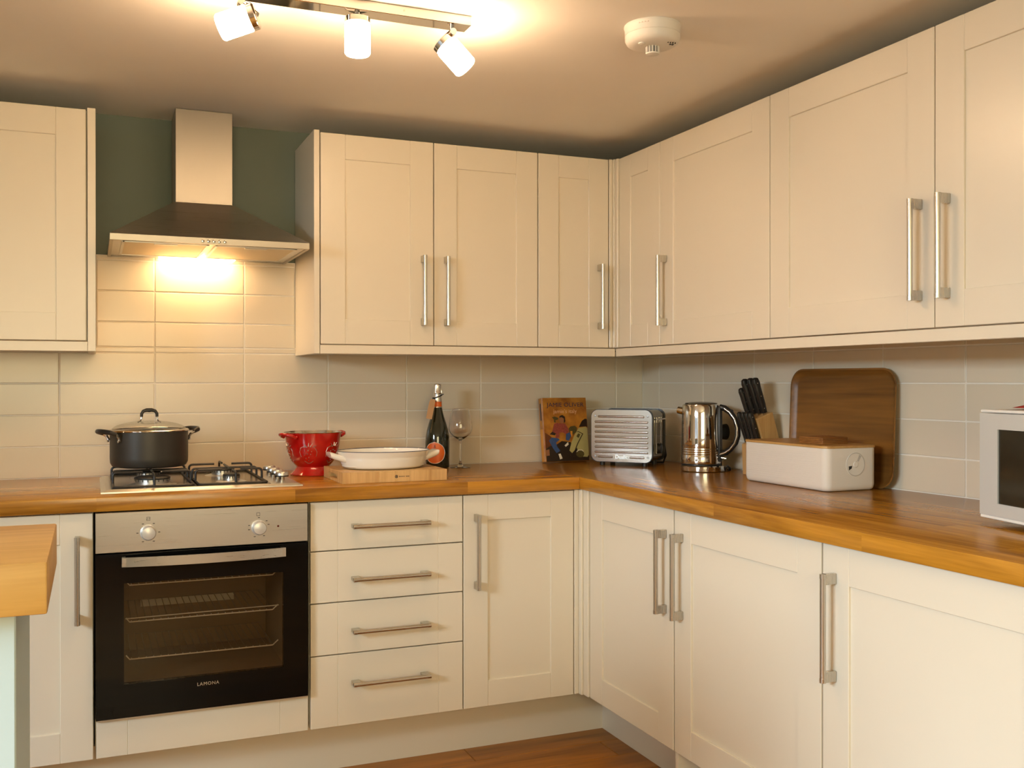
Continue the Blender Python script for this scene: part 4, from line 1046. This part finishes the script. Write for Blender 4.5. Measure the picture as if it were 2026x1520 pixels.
bm = nb(); prism(bm, rrect(-LX - 0.002, LX + 0.002, -LY - 0.002, LY + 0.002, 0.025), lambda a, b: (a, b, LH + 0.0004), lambda a, b: (a, b, LH + 0.0072)); obj('lid', bm, BAMBOO, t, ang=50)
# ventilation dial on the short end (+x)
bm = nb(); tube(bm, [(0.027 * math.cos(2 * PI * k / 36), 0.027 * math.sin(2 * PI * k / 36), 0) for k in range(36)], 0.0010, 6, True); lathe(bm, [(0, 0.0012), (0.025, 0.0012), (0.0258, 0.0)], 36); lathe(bm, [(0, 0.003), (0.006, 0.003), (0.0075, 0.0012)], 20)
dl = obj('vent_dial', bm, MELAMINE, t); dl_ring = nb(); dl.scale = (1.28, 1.28, 1.0); dl.location = (LX, 0.012, 0.078); dl.rotation_euler = (PI / 2, 0, PI / 2)
tube(dl_ring, [(0.0262 * math.cos(2 * PI * k / 36), 0.0262 * math.sin(2 * PI * k / 36), 0.0006) for k in range(36)], 0.0008, 6, True); obj('dial_groove', dl_ring, mat('pale_grey_groove', (0.50, 0.47, 0.43, 1), 0.5), dl)
bm = nb(); prism(bm, [(-0.020, -0.013), (-0.012, -0.009), (-0.0105, -0.003), (-0.0205, -0.004)], lambda a, b: (a, b, 0.0012), lambda a, b: (a, b, 0.0016)); obj('vent_hole', bm, SLATE, dl, smooth=False)
bm = nb(); prism(bm, [(0.004, 0.008), (0.010, 0.022), (0.016, 0.018), (0.008, 0.006)], lambda a, b: (a, b, 0.0012), lambda a, b: (a, b, 0.0015)); obj('vent_hole', bm, MATS['pale_grey_groove'], dl, smooth=False)

stack_top = ZW + LH + 0.0076
for k, lab in enumerate(('square dark wooden coaster at the bottom of the stack on the bread bin lid', 'square dark wooden coaster second from the bottom of the stack on the bread bin', 'square dark wooden coaster second from the top of the stack on the bread bin', 'square dark wooden coaster on top of the stack on the bread bin lid')):
    bm = nb(); prism(bm, rrect(-0.05, 0.05, -0.053, 0.053, 0.004, 2), lambda a, b: (a, b, 0), lambda a, b: (a, b, 0.0049)); bmesh.ops.bevel(bm, geom=[e for e in bm.edges if abs(e.verts[0].co.z - e.verts[1].co.z) < 1e-6], offset=0.0010, segments=1, profile=0.5, affect='EDGES')
    o = tag(obj('coaster', bm, CORK, ang=50), lab, 'coaster', 'coasters stacked on the bread bin')
    o.location = (-0.084 + random.uniform(-.001, .001), -1.228 + random.uniform(-.001, .001), stack_top + 0.0050 * k); o.rotation_euler = (0, 0, math.radians(random.uniform(-2, 2)))

# tray leaning on the right wall: local x along the wall, local -y into the room
t = thing('serving_tray', 'large walnut serving tray with rounded corners leaning against the right wall', 'tray', (d_.x * 1.163, d_.y * 1.163, ZW), -PI / 2 + SPL)
TWd, TH_ = 0.227, 0.361
bm = nb(); rings = []
for ins, off, r in ((0.0, -0.018, 0.055), (-0.001, -0.0195, 0.056), (0.004, -0.0195, 0.052), (0.016, -0.006, 0.046), (0.024, -0.004, 0.040)):
    rings.append([bm.verts.new((a, off, b)) for a, b in rrect(-TWd + ins, TWd - ins, ins, TH_ - ins, r, 8)])
for A, B_ in zip(rings, rings[1:]):
    for k in range(len(A)): bm.faces.new([A[k], A[(k + 1) % len(A)], B_[(k + 1) % len(A)], B_[k]])
bm.faces.new(rings[-1])
back = [bm.verts.new((a, 0.0, b)) for a, b in rrect(-TWd + 0.018, TWd - 0.018, 0.018, TH_ - 0.018, 0.044, 8)]
for k in range(len(back)): bm.faces.new([rings[0][k], rings[0][(k + 1) % len(back)], back[(k + 1) % len(back)], back[k]])
bm.faces.new(list(reversed(back)))
o = obj('tray_board', bm, WALNUT, t, ang=40); o.location = (0, -0.016, 0.0006); o.rotation_euler = (math.radians(-2.4), 0, 0)

# ------------------------------------------------------------------ microwave with a red cloth on it
mwr = math.atan2(-0.141, -0.030)
t = thing('microwave', 'white and silver microwave on the right worktop, cut by the right edge of the photo', 'microwave', (-0.283, -1.994, ZW), mwr)
MW, MD, M0, M1 = 0.46, 0.30, 0.020, 0.252
bm = nb(); box(bm, 0.002, MW - 0.002, 0.022, MD, M0, M1, 0.004, 2); obj('casing', bm, WHITEPL, t)
bm = nb(); box(bm, -0.001, MW + 0.001, 0.0, MD, M1 + 0.0002, M1 + 0.007, 0.002); obj('top_panel', bm, WHITEPL, t)
bm = nb(); fx0, fx1, fz0, fz1 = 0.060, 0.330, 0.052, 0.216
for a0, a1, c0, c1 in ((0, fx0, M0 + 0.003, M1 - 0.001), (fx1, MW, M0 + 0.003, M1 - 0.001), (fx0, fx1, M0 + 0.003, fz0), (fx0, fx1, fz1, M1 - 0.001)): box(bm, a0, a1, -0.002, 0.021, c0, c1)
bmesh.ops.remove_doubles(bm, verts=bm.verts[:], dist=1e-6); dr = obj('door', bm, SILVERWHITE, t, smooth=False)
bm = nb(); box(bm, fx0 - 0.001, fx1 + 0.001, 0.0015, 0.010, fz0 - 0.001, fz1 + 0.001); obj('window', bm, MWGLASS, dr, smooth=False)
bm = nb(); box(bm, 0.001, MW - 0.001, -0.001, 0.021, M0 - 0.004, M0 + 0.0026, 0.001); obj('base_lip', bm, WHITEPL, t)
bm = nb()
for x in (0.11, 0.40):
    for y in (0.05, 0.25): lathe(bm, [(0, 0.0004), (0.016, 0.0004), (0.013, 0.017), (0, 0.017)], 16, x, y)
obj('feet', bm, BLACKPL, t)
bm = nb()
for k in range(4): lathe(bm, [(0, 0), (0.017, 0), (0.015, 0.012), (0, 0.013)], 20, 0.398, 0.20 - 0.1 * (k % 2) - 0.0 * k) if k < 2 else None
o = obj('control_dial', bm, SILVERWHITE, t); o.rotation_euler = (PI / 2, 0, 0); o.location = (0, -0.002, 0)
for k in range(5):
    bm = nb(); box(bm, 0.05 + 0.02 * k, 0.062 + 0.02 * k, 0.10, 0.19, M1 + 0.0071, M1 + 0.0074); obj('vent_slot', bm, GREYPRINT, t, smooth=False)
c0_ = Vector((-0.283, -1.994, 0)); ux = Vector((math.cos(mwr), math.sin(mwr), 0)); uy = Vector((-math.sin(mwr), math.cos(mwr), 0))
bm = nb(); n = 12
gr = []
for i in range(n + 1):
    rw = []
    for j in range(n + 1):
        u, v = i / n, j / n; e = min(u, 1 - u, v, 1 - v)
        hgt = 0.003 + 0.028 * min(1, e * 5) * (0.75 + 0.25 * math.sin(7 * u + 4 * v)) * (0.5 + 0.5 * min(1, u * 2.2))
        rw.append(bm.verts.new((0.19 * u, 0.17 * v + 0.01 * math.sin(9 * u), hgt)))
    gr.append(rw)
for i in range(n):
    for j in range(n): bm.faces.new([gr[i][j], gr[i + 1][j], gr[i + 1][j + 1], gr[i][j + 1]])
low = [bm.verts.new((0.19 * a, 0.17 * b_, 0.0004)) for a, b_ in ((0.03, 0.03), (0.97, 0.03), (0.97, 0.97), (0.03, 0.97))]
bm.faces.new(list(reversed(low)))
o = tag(obj('folded_cloth', bm, REDCLOTH, ang=80), 'red folded cloth lying on top of the microwave', 'cloth')
p = c0_ + ux * 0.032 + uy * 0.055; o.location = (p.x, p.y, ZW + M1 + 0.0078); o.rotation_euler = (0, 0, mwr)

# ------------------------------------------------------------------ ceiling: spot bar and heat alarm
def spot_bar(label, x0, y0, rz, spots, emat):
    """chrome bar under the ceiling; spots: (stem x, middle of the glass, axis towards the open end), all local to the bar"""
    t = thing('ceiling_spotlight', label, 'ceiling light', (x0, y0, ZC - 0.0003), rz)
    bm = nb(); box(bm, -0.330, 0.294, -0.026, 0.026, -0.0245, 0.0, 0.0012); bar = obj('ceiling_bar', bm, CHROME, t)
    for x in (-0.17, 0.12):
        bm = nb(); lathe(bm, [(0, 0), (0.003, 0), (0.002, 0.0015), (0, 0.0015)], 10)
        o = obj('fixing_screw', bm, SATIN, bar); o.rotation_euler = (PI / 2, 0, 0); o.location = (x, -0.026, -0.012)
    for px, centre, axis in spots:
        c = Vector(centre); a = Vector(axis).normalized(); L_ = 0.0375; R0 = 0.0308
        q = Vector((0, 0, 1)).rotation_difference(a)
        M4 = Matrix.Translation(c) @ q.to_matrix().to_4x4()
        bm = nb(); lathe(bm, [(0, -L_), (R0 - 0.004, -L_), (R0, -L_ + 0.004), (R0, L_ - 0.004), (R0 - 0.003, L_), (R0 - 0.006, L_ - 0.001), (R0 - 0.006, L_ - 0.02), (0, L_ - 0.02)], 24)
        bm.transform(M4); sh_ = obj('glass_shade', bm, emat, t)
        bm = nb(); lathe(bm, [(0, -L_ - 0.016), (0.026, -L_ - 0.016), (0.0305, -L_ - 0.013), (0.0305, -L_ - 0.0002), (0, -L_ - 0.0002)], 32); bm.transform(M4)
        obj('lamp_collar', bm, CHROME, sh_)
        st = Vector((px, 0, -0.0245)); kn_ = st + Vector((0, 0, -0.014)); cb_ = c - a * (L_ + 0.016)
        bm = nb(); tube(bm, [st, kn_], 0.0065, 12)
        if (cb_ - kn_).length > 0.006: tube(bm, [kn_ + (kn_ - cb_).normalized() * 0.006, kn_, cb_ + a * 0.001], [0.0065, 0.0085, 0.0085], 12)
        tube(bm, [kn_ + Vector((0, -0.011, 0)), kn_ + Vector((0, 0.011, 0))], 0.0085, 12)
        obj('swivel_arm', bm, CHROME, t)


rv = Vector((0.922, -0.387, 0.0)); up_ = Vector((0, 0, 1))
SP = ((0.252, (0.263, 0, -0.098), -0.75 * up_ + 0.66 * rv), (0.010, (0.011, 0, -0.087), -up_), (-0.262, (-0.276, 0, -0.087), -0.32 * up_ - 0.95 * rv))
spot_bar('chrome ceiling spotlight bar with three lit opal glass shades above the kitchen', -1.56, -1.307, 0, SP, OPAL)

t = thing('heat_alarm', 'round white heat alarm on the ceiling', 'alarm', (-0.811, -1.442, ZC - 0.0003))
bm = nb(); lathe(bm, [(0, 0), (0.0725, 0), (0.0735, -0.003), (0.0715, -0.006), (0.0705, -0.024), (0.0695, -0.0245)], 56); obj('base', bm, WHITEPL, t)
bm = nb(); lathe(bm, [(0.0695, -0.0245), (0.0705, -0.026), (0.070, -0.036), (0.066, -0.044), (0.058, -0.049), (0.045, -0.0515), (0, -0.0525)], 56); hb = obj('housing', bm, WHITEPL, t)
bm = nb(); lathe(bm, [(0, -0.052), (0.012, -0.052), (0.012, -0.068), (0, -0.068)], 24); obj('sensor_core', bm, GREYPRINT, hb)
bm = nb()
for k in range(12):
    a_ = 2 * PI * k / 12; tube(bm, [(0.016 * math.cos(a_), 0.016 * math.sin(a_), -0.051), (0.016 * math.cos(a_), 0.016 * math.sin(a_), -0.069)], 0.0016, 6)
lathe(bm, [(0.0175, -0.0685), (0.017, -0.0715), (0.010, -0.0735), (0, -0.074)], 28); obj('sensor_cage', bm, WHITEPL, hb)
bm = nb(); lathe(bm, [(0, -0.0525), (0.009, -0.0515), (0.009, -0.054), (0.006, -0.0555), (0, -0.0557)], 18, -0.040, -0.014); obj('test_button', bm, WHITEPL, hb)
bm = nb()
for k in range(2): box(bm, 0.030 + 0.007 * k, 0.034 + 0.007 * k, -0.036, -0.031, -0.0525, -0.0505)
for k in range(4): box(bm, 0.018 + 0.007 * k, 0.020 + 0.007 * k, -0.046, -0.043, -0.0525, -0.0495)
obj('sounder_slots', bm, SLATE, hb, smooth=False)
bm = nb()
for k in range(7):
    a_ = math.radians(-148 + 3.2 * k); r_ = 0.0709
    tube(bm, [(r_ * math.cos(a_), r_ * math.sin(a_), -0.0085 - 0.002 * (k % 2)), (r_ * math.cos(a_), r_ * math.sin(a_), -0.0115)], 0.0007, 4)
obj('printed_mark', bm, mat('orange_brown_print', (0.35, 0.12, 0.03, 1), 0.6), t, smooth=False)
